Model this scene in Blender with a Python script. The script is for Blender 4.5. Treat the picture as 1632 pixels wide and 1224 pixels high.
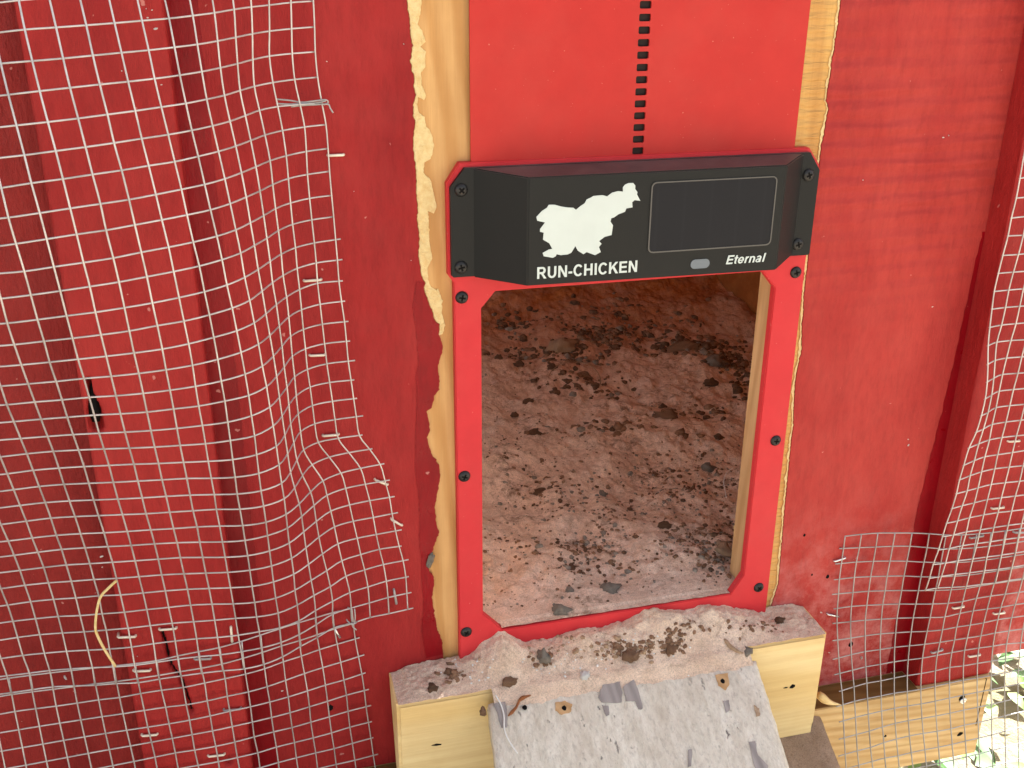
import bpy, bmesh, math, random
import numpy as np
from mathutils import Vector, Matrix, noise
random.seed(7)
for o in list(bpy.data.objects):
    bpy.data.objects.remove(o)
scene = bpy.context.scene
COL = scene.collection

# ------------------------------------------------------------------ camera
# wall face is the plane y = 0 (x right, z up, metres); the camera stands 0.76 m in front of it
CAM = Vector((-0.15987, -0.76272, 0.57511))
RIGHT = Vector((0.96762022, -0.25233008, 0.00637422))
DOWN = Vector((-0.09312523, -0.38035508, -0.92014005))
FWD = Vector((0.23460348, 0.88975252, -0.39153756))
FOC = 1658.488
cam = bpy.data.cameras.new('camera')
cam.sensor_width = 36.0
cam.lens = FOC / 1632 * 36.0
cam.clip_start = 0.01
cam.clip_end = 500
camo = bpy.data.objects.new('camera', cam)
COL.objects.link(camo)
camo.matrix_world = Matrix(((RIGHT.x, -DOWN.x, -FWD.x, CAM.x), (RIGHT.y, -DOWN.y, -FWD.y, CAM.y),
                            (RIGHT.z, -DOWN.z, -FWD.z, CAM.z), (0, 0, 0, 1)))
scene.camera = camo

# ------------------------------------------------------------------ world, sun, exposure
SUN_EL = math.radians(44)
SUN_AZ = math.atan2(0.78, 0.62)          # from +y towards +x: the sun stands behind and right of the coop
world = bpy.data.worlds.new('World')
scene.world = world
world.use_nodes = True
nt = world.node_tree
bg = nt.nodes['Background']
sky = nt.nodes.new('ShaderNodeTexSky')
sky.sky_type = 'NISHITA'
sky.sun_disc = False
sky.sun_elevation = SUN_EL
sky.sun_rotation = SUN_AZ
sky.dust_density = 3.0
sky.air_density = 1.0
hs = nt.nodes.new('ShaderNodeHueSaturation')
hs.inputs['Saturation'].default_value = 0.36
nt.links.new(sky.outputs['Color'], hs.inputs['Color'])
nt.links.new(hs.outputs['Color'], bg.inputs['Color'])
bg.inputs['Strength'].default_value = 0.07
sun = bpy.data.lights.new('sun', 'SUN')
sun.energy = 5.0
sun.angle = math.radians(0.5)
sun.color = (1.0, 0.97, 0.93)
suno = bpy.data.objects.new('sun', sun)
COL.objects.link(suno)
sd = Vector((math.sin(SUN_AZ) * math.cos(SUN_EL), math.cos(SUN_AZ) * math.cos(SUN_EL), math.sin(SUN_EL)))
suno.rotation_euler = sd.to_track_quat('Z', 'Y').to_euler()
suno.location = sd * 5
scene.view_settings.view_transform = 'Standard'
scene.view_settings.look = 'None'
scene.view_settings.gamma = 1.0
scene.view_settings.use_curve_mapping = False
scene.view_settings.exposure = 2.4
scene.cycles.max_bounces = 8
scene.cycles.diffuse_bounces = 6

# ------------------------------------------------------------------ measuring helpers
def ray(u, v):
    return RIGHT * ((u - 816) / FOC) + DOWN * ((v - 612) / FOC) + FWD
def at(u, v, y=0.0):                      # the point of the plane y = const seen at photo pixel u, v
    d = ray(u, v); return CAM + d * ((y - CAM.y) / d.y)
def atz(u, v, z=0.0):
    d = ray(u, v); return CAM + d * ((z - CAM.z) / d.z)
def atp(u, v, p0, n):                     # on a plane through p0 with normal n
    d = ray(u, v); return CAM + d * ((p0 - CAM).dot(n) / d.dot(n))

# ------------------------------------------------------------------ object helpers
def link(name, me, mat=None, parent=None):
    o = bpy.data.objects.new(name, me)
    COL.objects.link(o)
    if mat is not None and me is not None and not me.materials:
        me.materials.append(mat)
    if parent is not None:
        o.parent = parent
        b = parent; off = Vector((0, 0, 0))
        while b is not None:
            off += b.location; b = b.parent
        o.location = -off
    return o
def thing(name, label, cat, loc=(0, 0, 0), group=None):
    o = bpy.data.objects.new(name, None)
    o.empty_display_size = 0.02
    COL.objects.link(o)
    o.location = loc
    return tag(o, label, cat, group)
def tag(o, label, cat, group=None, kind=None):
    o['label'] = label; o['category'] = cat
    if group: o['group'] = group
    if kind: o['kind'] = kind
    return o
def from_py(name, vs, fs, mat, parent=None, smooth=False):
    me = bpy.data.meshes.new(name)
    me.from_pydata([tuple(v) for v in vs], [], fs)
    if smooth:
        me.polygons.foreach_set('use_smooth', [True] * len(me.polygons))
    me.update()
    return link(name, me, mat, parent)
def from_bm(name, bm, mat, parent=None, smooth=False):
    me = bpy.data.meshes.new(name)
    bmesh.ops.recalc_face_normals(bm, faces=bm.faces)
    bm.to_mesh(me); bm.free()
    if smooth:
        me.polygons.foreach_set('use_smooth', [True] * len(me.polygons))
    return link(name, me, mat, parent)
def box_bm(x0, x1, y0, y1, z0, z1, bev=0.0, seg=2):
    bm = bmesh.new()
    vs = [bm.verts.new((x, y, z)) for x in (x0, x1) for y in (y0, y1) for z in (z0, z1)]
    for f in ((0, 1, 3, 2), (4, 6, 7, 5), (0, 4, 5, 1), (2, 3, 7, 6), (0, 2, 6, 4), (1, 5, 7, 3)):
        bm.faces.new([vs[i] for i in f])
    if bev:
        bmesh.ops.bevel(bm, geom=list(bm.edges), offset=bev, segments=seg, affect='EDGES')
    return bm
def box(name, x0, x1, y0, y1, z0, z1, mat, parent=None, bev=0.0):
    return from_bm(name, box_bm(x0, x1, y0, y1, z0, z1, bev), mat, parent)
def plate_bm(loops, y0, y1, bev=0.0):     # outline loops in x, z (first outer, rest holes) as a plate between y0 (front) and y1
    bm = bmesh.new()
    edges = []
    for lp in loops:
        vs = [bm.verts.new((p[0], y0, p[1])) for p in lp]
        edges += [bm.edges.new((vs[i], vs[(i + 1) % len(vs)])) for i in range(len(vs))]
    r = bmesh.ops.triangle_fill(bm, edges=edges, use_beauty=True, use_dissolve=False)
    fs = [g for g in r['geom'] if isinstance(g, bmesh.types.BMFace)]
    e = bmesh.ops.extrude_face_region(bm, geom=fs)
    for v in e['geom']:
        if isinstance(v, bmesh.types.BMVert):
            v.co.y = y1
    bmesh.ops.recalc_face_normals(bm, faces=bm.faces)
    if bev:
        bm.normal_update()
        ed = [x for x in bm.edges if len(x.link_faces) == 2 and x.calc_face_angle(0) > 0.8 and x.verts[0].co.y == y0 and x.verts[1].co.y == y0]
        bmesh.ops.bevel(bm, geom=ed, offset=bev, segments=2, affect='EDGES')
    return bm
def tube_data(pts, rad, n=6, cap=True):
    pts = [Vector(p) for p in pts]
    vs, fs = [], []
    t0 = (pts[1] - pts[0]).normalized()
    a = t0.cross(Vector((0, 0, 1)) if abs(t0.z) < 0.9 else Vector((1, 0, 0))).normalized()
    for i, p in enumerate(pts):
        t = (pts[min(i + 1, len(pts) - 1)] - pts[max(i - 1, 0)]).normalized()
        a = (a - t * a.dot(t)).normalized()
        b = t.cross(a)
        r = rad[i] if isinstance(rad, (list, tuple)) else rad
        for k in range(n):
            th = 2 * math.pi * k / n
            vs.append(p + (a * math.cos(th) + b * math.sin(th)) * r)
    for i in range(len(pts) - 1):
        for k in range(n):
            fs.append((i * n + k, i * n + (k + 1) % n, (i + 1) * n + (k + 1) % n, (i + 1) * n + k))
    if cap:
        fs.append(tuple(range(n - 1, -1, -1)))
        fs.append(tuple(range((len(pts) - 1) * n, len(pts) * n)))
    return vs, fs
def tube(name, pts, rad, mat, parent=None, n=6):
    v, f = tube_data(pts, rad, n)
    return from_py(name, v, f, mat, parent, True)
def spline(pts, k=4):                     # Catmull-Rom through the points
    pts = [Vector(p) for p in pts]
    out = []
    for i in range(len(pts) - 1):
        p0 = pts[i - 1] if i else pts[0] * 2 - pts[1]
        p1, p2 = pts[i], pts[i + 1]
        p3 = pts[i + 2] if i + 2 < len(pts) else pts[-1] * 2 - pts[-2]
        for j in range(k):
            t = j / k
            out.append(0.5 * ((2 * p1) + (p2 - p0) * t + (2 * p0 - 5 * p1 + 4 * p2 - p3) * t * t + (3 * p1 - p0 - 3 * p2 + p3) * t ** 3))
    out.append(pts[-1])
    return out
def rough_line(pts, amp, step=0.0015, seed=0.0):     # a polyline in x, z roughened sideways in x
    out = []
    for (x0, z0), (x1, z1) in zip(pts[:-1], pts[1:]):
        n = max(1, int(math.hypot(x1 - x0, z1 - z0) / step))
        for i in range(n):
            t = i / n
            x, z = x0 + (x1 - x0) * t, z0 + (z1 - z0) * t
            w = noise.noise((seed, z * 330, 0)) * 0.6 + noise.noise((seed + 9, z * 900, 0)) * 0.5
            out.append((x + amp * w, z))
    out.append(pts[-1])
    return out

# ------------------------------------------------------------------ materials
def lin(r, g, b):
    f = lambda c: (c / 255 / 12.92) if c <= 10 else ((c / 255 + 0.055) / 1.055) ** 2.4
    return (f(r), f(g), f(b), 1.0)
class Mat:
    def __init__(self, name, rough=0.6, spec=0.4, metal=0.0):
        self.m = bpy.data.materials.new(name)
        self.m.use_nodes = True
        self.t = self.m.node_tree
        self.b = self.t.nodes['Principled BSDF']
        self.b.inputs['Roughness'].default_value = rough
        self.b.inputs['Specular IOR Level'].default_value = spec
        self.b.inputs['Metallic'].default_value = metal
        self.tc = self.t.nodes.new('ShaderNodeTexCoord')
        self.hgt = None
    def co(self, scale=(1, 1, 1), rot=(0, 0, 0)):
        mp = self.t.nodes.new('ShaderNodeMapping')
        mp.inputs['Scale'].default_value = scale
        mp.inputs['Rotation'].default_value = rot
        self.t.links.new(self.tc.outputs['Object'], mp.inputs['Vector'])
        return mp.outputs[0]
    def noise(self, scale, detail=4, rough=0.6, vec=None, dist=0.0):
        n = self.t.nodes.new('ShaderNodeTexNoise')
        n.inputs['Scale'].default_value = scale
        n.inputs['Detail'].default_value = detail
        n.inputs['Roughness'].default_value = rough
        n.inputs['Distortion'].default_value = dist
        self.t.links.new(vec if vec is not None else self.tc.outputs['Object'], n.inputs['Vector'])
        return n.outputs['Fac']
    def wave(self, scale, dist=4, vec=None, detail=2, dscale=1.0, dirn='Z'):
        n = self.t.nodes.new('ShaderNodeTexWave')
        n.bands_direction = dirn
        n.inputs['Scale'].default_value = scale
        n.inputs['Distortion'].default_value = dist
        n.inputs['Detail'].default_value = detail
        n.inputs['Detail Scale'].default_value = dscale
        self.t.links.new(vec if vec is not None else self.tc.outputs['Object'], n.inputs['Vector'])
        return n.outputs['Fac']
    def voro(self, scale, vec=None, out='Distance'):
        n = self.t.nodes.new('ShaderNodeTexVoronoi')
        n.inputs['Scale'].default_value = scale
        self.t.links.new(vec if vec is not None else self.tc.outputs['Object'], n.inputs['Vector'])
        return n.outputs[out]
    def ramp(self, fac, *stops):
        n = self.t.nodes.new('ShaderNodeValToRGB')
        e = n.color_ramp.elements
        while len(e) < len(stops): e.new(0.5)
        for el, (p, c) in zip(e, stops):
            el.position = p
            el.color = c if hasattr(c, '__len__') else (c, c, c, 1)
        self.t.links.new(fac, n.inputs['Fac'])
        return n.outputs['Color']
    def mix(self, fac, a, b, mode='MIX'):
        n = self.t.nodes.new('ShaderNodeMix')
        n.data_type = 'RGBA'; n.blend_type = mode
        for s, v in ((n.inputs['Factor'], fac), (n.inputs['A'], a), (n.inputs['B'], b)):
            if hasattr(v, 'is_linked') or hasattr(v, 'links'):
                self.t.links.new(v, s)
            else:
                s.default_value = v
        return n.outputs['Result']
    def math(self, op, a, b=0.0, clamp=False):
        n = self.t.nodes.new('ShaderNodeMath')
        n.operation = op; n.use_clamp = clamp
        for s, v in ((n.inputs[0], a), (n.inputs[1], b)):
            if hasattr(v, 'links'): self.t.links.new(v, s)
            else: s.default_value = v
        return n.outputs[0]
    def axis(self, k):
        n = self.t.nodes.new('ShaderNodeSeparateXYZ')
        self.t.links.new(self.tc.outputs['Object'], n.inputs[0])
        return n.outputs[k]
    def span(self, v, lo, hi):
        n = self.t.nodes.new('ShaderNodeMapRange')
        n.interpolation_type = 'SMOOTHSTEP'
        n.inputs['From Min'].default_value = lo
        n.inputs['From Max'].default_value = hi
        self.t.links.new(v, n.inputs['Value'])
        return n.outputs['Result']
    def color(self, c):
        if hasattr(c, 'links'): self.t.links.new(c, self.b.inputs['Base Color'])
        else: self.b.inputs['Base Color'].default_value = c
        return self
    def rough(self, v):
        self.t.links.new(v, self.b.inputs['Roughness']); return self
    def bump(self, h, dist=0.001, strength=1.0):
        n = self.t.nodes.new('ShaderNodeBump')
        n.inputs['Distance'].default_value = dist
        n.inputs['Strength'].default_value = strength
        self.t.links.new(h, n.inputs['Height'])
        if self.hgt is not None:
            self.t.links.new(self.hgt, n.inputs['Normal'])
        self.hgt = n.outputs['Normal']
        self.t.links.new(self.hgt, self.b.inputs['Normal'])
        return self

def red_paint(name, base, dark, grain=1.0, saw=False, dust_or_pale=False, rough=0.5):
    m = Mat(name, rough, 0.2)
    v = m.co((1, 1, 0.35))
    c = m.mix(m.ramp(m.noise(14, 6, 0.65, v), (0.35, 0), (0.7, 1)), base, dark)
    fl = m.ramp(m.noise(230, 4, 0.6, m.co((1, 1, 0.3))), (0.30, 0.86), (0.5, 1.0), (0.72, 1.08))
    c = m.mix(0.85, c, fl, 'MULTIPLY')
    # small pale splashes and nicks that have a shape of their own
    sp = m.ramp(m.noise(120, 2, 0.5), (0.755, 0), (0.775, 1))
    c = m.mix(m.math('MULTIPLY', sp, 0.55), c, lin(214, 150, 140))
    if dust_or_pale:
        lo = m.span(m.axis('Z'), 0.12, -0.12)
        dn = m.ramp(m.noise(38, 8, 0.75), (0.42, 0), (0.66, 1))
        c = m.mix(m.math('MULTIPLY', m.math('MULTIPLY', lo, dn), 0.6), c, lin(214, 150, 146))
    m.color(c)
    m.rough(m.ramp(m.noise(30, 5, 0.6), (0.3, rough - 0.1), (0.7, rough + 0.15)))
    m.bump(m.noise(60, 8, 0.7, m.co((1, 1, 0.45))), 0.0016 * grain)
    m.bump(m.noise(420, 3, 0.6, m.co((1, 1, 0.25))), 0.0004 * grain)
    if saw:
        w = m.wave(20, 1.5, m.co((0.22, 1, 1), (0, math.radians(2), 0)), 1.5, 4)
        up = m.math('MULTIPLY', m.span(m.axis('Z'), 0.20, 0.44), m.ramp(m.noise(9, 3, 0.5), (0.30, 0.15), (0.62, 1.0)))
        m.bump(m.math('MULTIPLY', w, up), 0.0024)
    return m.m
def wood(name, light, mid, dark, along='X', ring=26, dist=5, grain=1.0, rough=0.62, sawn=False):
    m = Mat(name, rough, 0.25)
    s = {'X': (0.12, 1, 1), 'Y': (1, 0.12, 1), 'Z': (1, 1, 0.12)}[along]
    v = m.co(s)
    g = m.wave(ring, dist, v, 3, 1.6, 'DIAGONAL')
    c = m.mix(m.ramp(g, (0.25, 0), (0.95, 1)), light, mid)
    st = m.ramp(m.noise(120, 5, 0.65, m.co(tuple(x if x == 1 else 0.03 for x in s))), (0.38, 1), (0.62, 0))
    c = m.mix(m.math('MULTIPLY', st, 0.30), c, dark)
    bl = m.ramp(m.noise(9, 5, 0.6), (0.42, 0), (0.75, 1))
    c = m.mix(m.math('MULTIPLY', bl, 0.45), c, dark)
    m.color(c)
    m.bump(m.noise(260, 4, 0.65, m.co(tuple(x if x == 1 else 0.05 for x in s))), 0.0006 * grain)
    if sawn:
        m.bump(m.wave(34, 3, m.co((0.2, 1, 1)), 3, 9), 0.0012)
    return m.m

M = {}
M['red_left'] = red_paint('wall_paint_left', lin(160, 42, 41), lin(138, 28, 30), rough=0.6)
M['red_far'] = red_paint('weathered_wall_paint', lin(150, 43, 40), lin(122, 28, 28), grain=2.6, rough=0.5)
M['red_right'] = red_paint('wall_paint_right', lin(178, 62, 56), lin(158, 44, 42), saw=True, dust_or_pale=True, rough=0.62)
M['red_trim'] = red_paint('trim_paint', lin(166, 44, 42), lin(144, 29, 30), grain=1.5)
M['red_fresh_and_shade'] = red_paint('fresh_brushed_paint_and_shade', lin(140, 6, 20), lin(120, 4, 15), grain=0.6, rough=0.32)
M['raw'] = wood('bare_sheathing', lin(214, 168, 110), lin(198, 148, 90), lin(158, 110, 62), 'Z', 30, 4)
M['raw_sawn'] = wood('bare_sawn_sheathing', lin(220, 174, 104), lin(206, 156, 90), lin(164, 112, 56), 'Z', 22, 3, sawn=True)
mt = Mat('torn_fibre', 0.85, 0.1)
mt.color(mt.ramp(mt.noise(160, 5, 0.7), (0.3, lin(226, 190, 130)), (0.6, lin(240, 216, 160))))
mt.bump(mt.noise(300, 5, 0.7), 0.0025)
M['torn'] = mt.m
M['ledge'] = wood('dark_ledge', lin(140, 108, 60), lin(124, 92, 46), lin(92, 66, 34), 'X', 40, 3)
M['jamb'] = wood('cut_jamb', lin(206, 168, 122), lin(190, 150, 104), lin(150, 112, 74), 'Z', 40, 2)
M['pine'] = wood('pine_block', lin(240, 216, 160), lin(230, 200, 138), lin(196, 154, 92), 'X', 9, 6)
M['pine_board'] = wood('pine_base_board', lin(232, 200, 144), lin(214, 176, 118), lin(168, 126, 76), 'X', 60, 4)
M['ply'] = wood('inside_ply', lin(178, 110, 56), lin(164, 96, 44), lin(120, 66, 28), 'X', 10, 6)
M['end_grain'] = wood('end_grain', lin(222, 196, 144), lin(206, 172, 116), lin(176, 136, 84), 'Y', 60, 2)

def plain(name, c, rough, spec=0.5, metal=0.0, mott=0.06, bumpd=0.0, bs=900):
    m = Mat(name, rough, spec, metal)
    n = m.ramp(m.noise(40, 4, 0.6), (0.3, 1 - mott), (0.7, 1 + mott))
    k = m.mix(1.0, c, n, 'MULTIPLY')
    if name.startswith('red_coated'):       # thin dust film and specks
        film = m.ramp(m.noise(7, 6, 0.7), (0.45, 0), (0.75, 0.06))
        k = m.mix(film, k, lin(214, 150, 130))
        k = m.mix(m.math('MULTIPLY', m.ramp(m.noise(420, 2, 0.5), (0.735, 0), (0.75, 1)), 0.35), k, lin(220, 180, 160))
    m.color(k)
    if bumpd: m.bump(m.noise(bs, 2, 0.5), bumpd)
    return m.m
M['panel_red_shaded'] = plain('red_coated_panel_shaded', lin(186, 48, 44), 0.5, 0.2, 0, 0.05, 0.00006, 1500)  # darker copy of the frame red, the panel's weaker light painted in
M['door_red'] = plain('red_coated_metal', lin(200, 50, 56), 0.5, 0.2, 0, 0.05, 0.00006, 1500)
mb = Mat('black_plastic', 0.5, 0.22)
gn = mb.t.nodes.new('ShaderNodeNewGeometry'); sx = mb.t.nodes.new('ShaderNodeSeparateXYZ')
mb.t.links.new(gn.outputs['Normal'], sx.inputs[0])
dust_or_pale = mb.math('MULTIPLY', mb.span(sx.outputs['Z'], 0.6, 0.95), mb.ramp(mb.noise(30, 5, 0.6), (0.3, 0.35), (0.7, 0.75)))   # paler brown tone on the upward faces
mb.color(mb.mix(dust_or_pale, (0.011, 0.012, 0.012, 1), (0.17, 0.12, 0.11, 1)))
mb.bump(mb.noise(1800, 2, 0.5), 0.00008)
M['black'] = mb.m
M['white_print'] = plain('white_print', lin(200, 210, 206), 0.5, 0.3, 0, 0.03)
M['bezel'] = plain('grey_bezel', (0.085, 0.082, 0.076, 1), 0.4, 0.5)
M['sensor'] = plain('grey_lens', (0.13, 0.16, 0.19, 1), 0.3, 0.5)
M['screw'] = plain('black_screw', (0.018, 0.017, 0.017, 1), 0.38, 0.5, 0.3, 0.1)
M['pit'] = plain('screw_recess', (0.006, 0.005, 0.005, 1), 0.8, 0.1)
M['dark_gap'] = plain('dark_backing', (0.018, 0.008, 0.007, 1), 0.6, 0.3)
ms = Mat('solar_cells', 0.4, 0.16)
vl = ms.t.nodes.new('ShaderNodeTexWave')
lines = ms.ramp(ms.wave(14, 0, None, 0, 1, 'X'), (0.96, 0), (0.99, 1))
ms.color(ms.mix(lines, (0.011, 0.012, 0.016, 1), (0.0125, 0.0138, 0.018, 1)))
ms.t.nodes.remove(vl)
M['solar'] = ms.m
mw = Mat('galvanised_wire', 0.38, 0.5, 0.5)
mw.color(mw.ramp(mw.noise(60, 4, 0.6), (0.25, (0.36, 0.345, 0.335, 1)), (0.6, (0.58, 0.56, 0.545, 1))))
M['wire'] = mw.m
mw = Mat('dull_wire', 0.5, 0.5, 0.45)
mw.color(mw.ramp(mw.noise(60, 4, 0.6), (0.25, (0.28, 0.275, 0.27, 1)), (0.6, (0.44, 0.43, 0.42, 1))))
M['wire_dull'] = mw.m
M['staple'] = plain('staple_steel', (0.80, 0.74, 0.60, 1), 0.4, 0.5, 0.3)
M['steel'] = plain('bright_steel', (0.75, 0.75, 0.76, 1), 0.25, 0.5, 0.9)

def sand_mat(name, a, b, d, stain=0.6, lo=0.50, brown_back=False):
    m = Mat(name, 0.9, 0.15)
    c = m.ramp(m.noise(26, 8, 0.7), (0.34, a), (0.66, b))
    gr = m.ramp(m.noise(800, 3, 0.7), (0.28, 0.60), (0.5, 1.0), (0.72, 1.28))
    c = m.mix(0.85, c, gr, 'MULTIPLY')
    big = m.ramp(m.noise(13, 5, 0.65), (0.46, 0), (0.62, 1))
    st = m.ramp(m.noise(70, 8, 0.8, None, 0.4), (lo, 0), (lo + 0.14, 1))
    c = m.mix(m.math('MULTIPLY', m.math('MULTIPLY', st, m.math('ADD', m.math('MULTIPLY', big, 0.75), 0.25)), stain), c, d)
    sp = m.ramp(m.noise(330, 3, 0.6), (0.64, 0), (0.70, 1))
    c = m.mix(m.math('MULTIPLY', sp, 0.22), c, d)
    pal = m.ramp(m.voro(520), (0.0, 1), (0.10, 0))
    pk = m.ramp(m.noise(160, 2, 0.5), (0.62, 0), (0.68, 1))
    c = m.mix(m.math('MULTIPLY', pal, pk), c, lin(240, 225, 205))
    if brown_back:                            # sand turns orange brown towards the back of the coop
        far = m.math('MULTIPLY', m.span(m.axis('Y'), 0.42, 0.80), m.ramp(m.noise(12, 6, 0.7), (0.30, 0.55), (0.6, 1.0)))
        c = m.mix(far, c, m.ramp(m.noise(60, 6, 0.7), (0.35, lin(150, 84, 40)), (0.65, lin(186, 116, 64))))
    m.color(c)
    m.bump(m.noise(110, 7, 0.68), 0.0034)
    m.bump(m.noise(900, 3, 0.65), 0.0009)
    return m.m
M['sand_in'] = sand_mat('sand_floor', lin(216, 184, 162), lin(238, 212, 194), lin(112, 84, 62), 0.85, 0.47, True)
M['sand_out'] = sand_mat('spilled_sand', lin(218, 190, 166), lin(238, 214, 192), lin(132, 104, 82), 0.7, 0.50)
M['dirt'] = sand_mat('dirt', lin(158, 132, 108), lin(176, 150, 128), lin(104, 82, 62))
def clod(name, a, b):
    m = Mat(name, 0.85, 0.2)
    m.color(m.ramp(m.noise(240, 5, 0.7), (0.3, a), (0.7, b)))
    m.bump(m.noise(500, 4, 0.7), 0.001)
    return m.m
M['clod_dark'] = clod('dark_dropping', lin(62, 46, 35), lin(128, 98, 76))
M['clod_brown'] = clod('brown_dropping', lin(98, 72, 54), lin(158, 124, 98))
M['clod_grey'] = clod('grey_dropping', lin(98, 92, 84), lin(160, 150, 138))
M['clod_tan'] = clod('tan_lump', lin(140, 112, 88), lin(186, 160, 132))
M['stone_white'] = clod('white_chip', lin(214, 212, 208), lin(240, 238, 232))
M['straw'] = clod('straw', lin(216, 186, 120), lin(236, 214, 160))
M['leaf_brown'] = clod('dry_leaf', lin(120, 70, 40), lin(160, 104, 66))
mr = Mat('weathered_white_paint', 0.75, 0.2)
v = mr.co((1, 0.35, 1))
c = mr.mix(mr.ramp(mr.noise(70, 8, 0.75, v), (0.36, 0), (0.64, 1)), lin(240, 234, 220), lin(208, 199, 182))
c = mr.mix(mr.math('MULTIPLY', mr.ramp(mr.noise(300, 5, 0.7, mr.co((1, 0.5, 1))), (0.5, 0), (0.68, 1)), 0.5), c, lin(164, 156, 146))
chip = mr.ramp(mr.noise(110, 8, 0.75, mr.co((1, 0.4, 1))), (0.615, 0), (0.635, 1))
side = mr.ramp(mr.noise(14, 3, 0.5), (0.44, 0.15), (0.62, 1))
chip = mr.math('MULTIPLY', chip, side)
c = mr.mix(chip, c, lin(126, 120, 118))
dirt = mr.ramp(mr.noise(18, 7, 0.75), (0.42, 0), (0.72, 1))
c = mr.mix(mr.math('MULTIPLY', dirt, 0.42), c, lin(186, 168, 148))
mr.color(c)
mr.bump(chip, -0.0008)
mr.bump(mr.noise(240, 7, 0.72, mr.co((1, 0.5, 1))), 0.0022)
M['ramp'] = mr.m
M['grey_wood'] = wood('bare_grey_wood', lin(172, 163, 158), lin(150, 142, 138), lin(112, 106, 104), 'Y', 60, 3)
mg = Mat('yard_soil', 0.95, 0.1)
mg.color(mg.mix(mg.ramp(mg.noise(3, 8, 0.7), (0.45, 0), (0.6, 1)), lin(176, 162, 146), lin(140, 132, 104)))
mg.bump(mg.noise(60, 6, 0.7), 0.01)
M['ground'] = mg.m
def leafm(name, a, b):
    m = Mat(name, 0.5, 0.35)
    m.color(m.ramp(m.noise(22, 4, 0.6), (0.3, a), (0.7, b)))
    m.b.inputs['Transmission Weight'].default_value = 0.0
    return m.m
M['leaf'] = leafm('weed_leaf', (0.05, 0.12, 0.035, 1), (0.12, 0.24, 0.08, 1))
M['leaf_pale'] = leafm('pale_weed_leaf', (0.16, 0.30, 0.08, 1), (0.30, 0.42, 0.14, 1))

# ------------------------------------------------------------------ the setting
me_g = bpy.data.meshes.new('ground')
S = 150
me_g.from_pydata([(-S, -S, -0.42), (S, -S, -0.42), (S, S, -0.42), (-S, S, -0.42)], [], [(0, 1, 2, 3)])
gobj = link('ground', me_g, M['ground'])
gobj['kind'] = 'structure'

# ------------------------------------------------------------------ the coop
PF, RF, RB = 0.0065, 0.008, 0.031          # paint face, bare wood face, back of the sheathing
ZB, ZT = -0.1425, 1.05                     # bottom and top of the wall
XL, XR = -0.75, 0.645
BWY = 1.02
coop = thing('chicken_coop', 'red painted wooden chicken coop wall with bare wood strips around its doorway', 'chicken coop', (0, 0.3, -0.42))
coop['kind'] = 'thing'
def pxl(off, pts, sc=5.1):
    out = []
    for x, y in pts:
        p = at(off[0] + x / sc, off[1] + y / sc, PF); out.append((p.x, p.z))
    return out
left_edge = (pxl((620, 0), [(143, 0), (150, 80), (165, 150), (165, 230), (178, 330), (190, 370), (170, 490), (185, 580), (205, 640), (195, 690), (215, 770), (195, 840), (195, 940), (210, 1000), (195, 1120)])
    + pxl((620, 230), [(195, 50), (212, 180), (220, 300), (218, 400), (232, 500), (225, 620), (240, 720), (245, 800), (235, 910), (255, 1000), (260, 1070), (290, 1120), (285, 1180)])
    + pxl((620, 460), [(280, 0), (310, 90), (345, 170), (370, 260), (408, 290), (405, 370), (438, 460), (435, 520), (415, 560), (395, 650), (412, 740), (405, 820), (372, 870), (345, 970), (305, 1000), (325, 1080), (333, 1150), (310, 1210)])
    + pxl((620, 690), [(315, 70), (345, 170), (405, 260), (418, 350), (395, 480), (372, 600), (385, 740), (408, 810), (380, 880), (350, 970), (310, 1080), (350, 1160)])
    + pxl((660, 880), [(140, 150), (165, 240), (145, 370), (165, 500), (190, 640), (225, 720), (240, 870)]))
torn_edge = (pxl((620, 0), [(265, 0), (262, 80), (235, 200), (270, 250), (300, 340), (255, 380), (298, 420), (295, 550), (262, 590), (265, 690), (305, 780), (285, 815), (240, 790), (230, 850), (245, 920), (290, 950), (305, 1030), (345, 1080), (365, 1170)])
    + pxl((620, 230), [(362, 50), (340, 120), (290, 150), (280, 230), (340, 290), (360, 380), (388, 510), (365, 565), (320, 545), (325, 650), (330, 800), (355, 930), (315, 1000), (318, 1090), (340, 1160), (390, 1190)])
    + pxl((620, 460), [(400, 0), (435, 100), (430, 200), (455, 300), (440, 370), (400, 385)]))
right_edge = (pxl((1190, 0), [(768, 0), (755, 110), (740, 240), (722, 320), (718, 400), (695, 480), (685, 600), (660, 740), (650, 820), (670, 880), (650, 970), (635, 1080), (610, 1180)])
    + [(0.3045, 0.40)] + pxl((1160, 440), [(632, 60), (622, 150), (618, 300), (605, 400), (605, 600), (580, 700), (555, 830), (545, 950), (540, 1060), (535, 1224)])
    + pxl((0, 0), [(1262, 700), (1252, 800), (1247, 860), (1241, 930), (1230, 965)], 1.0))
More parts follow.
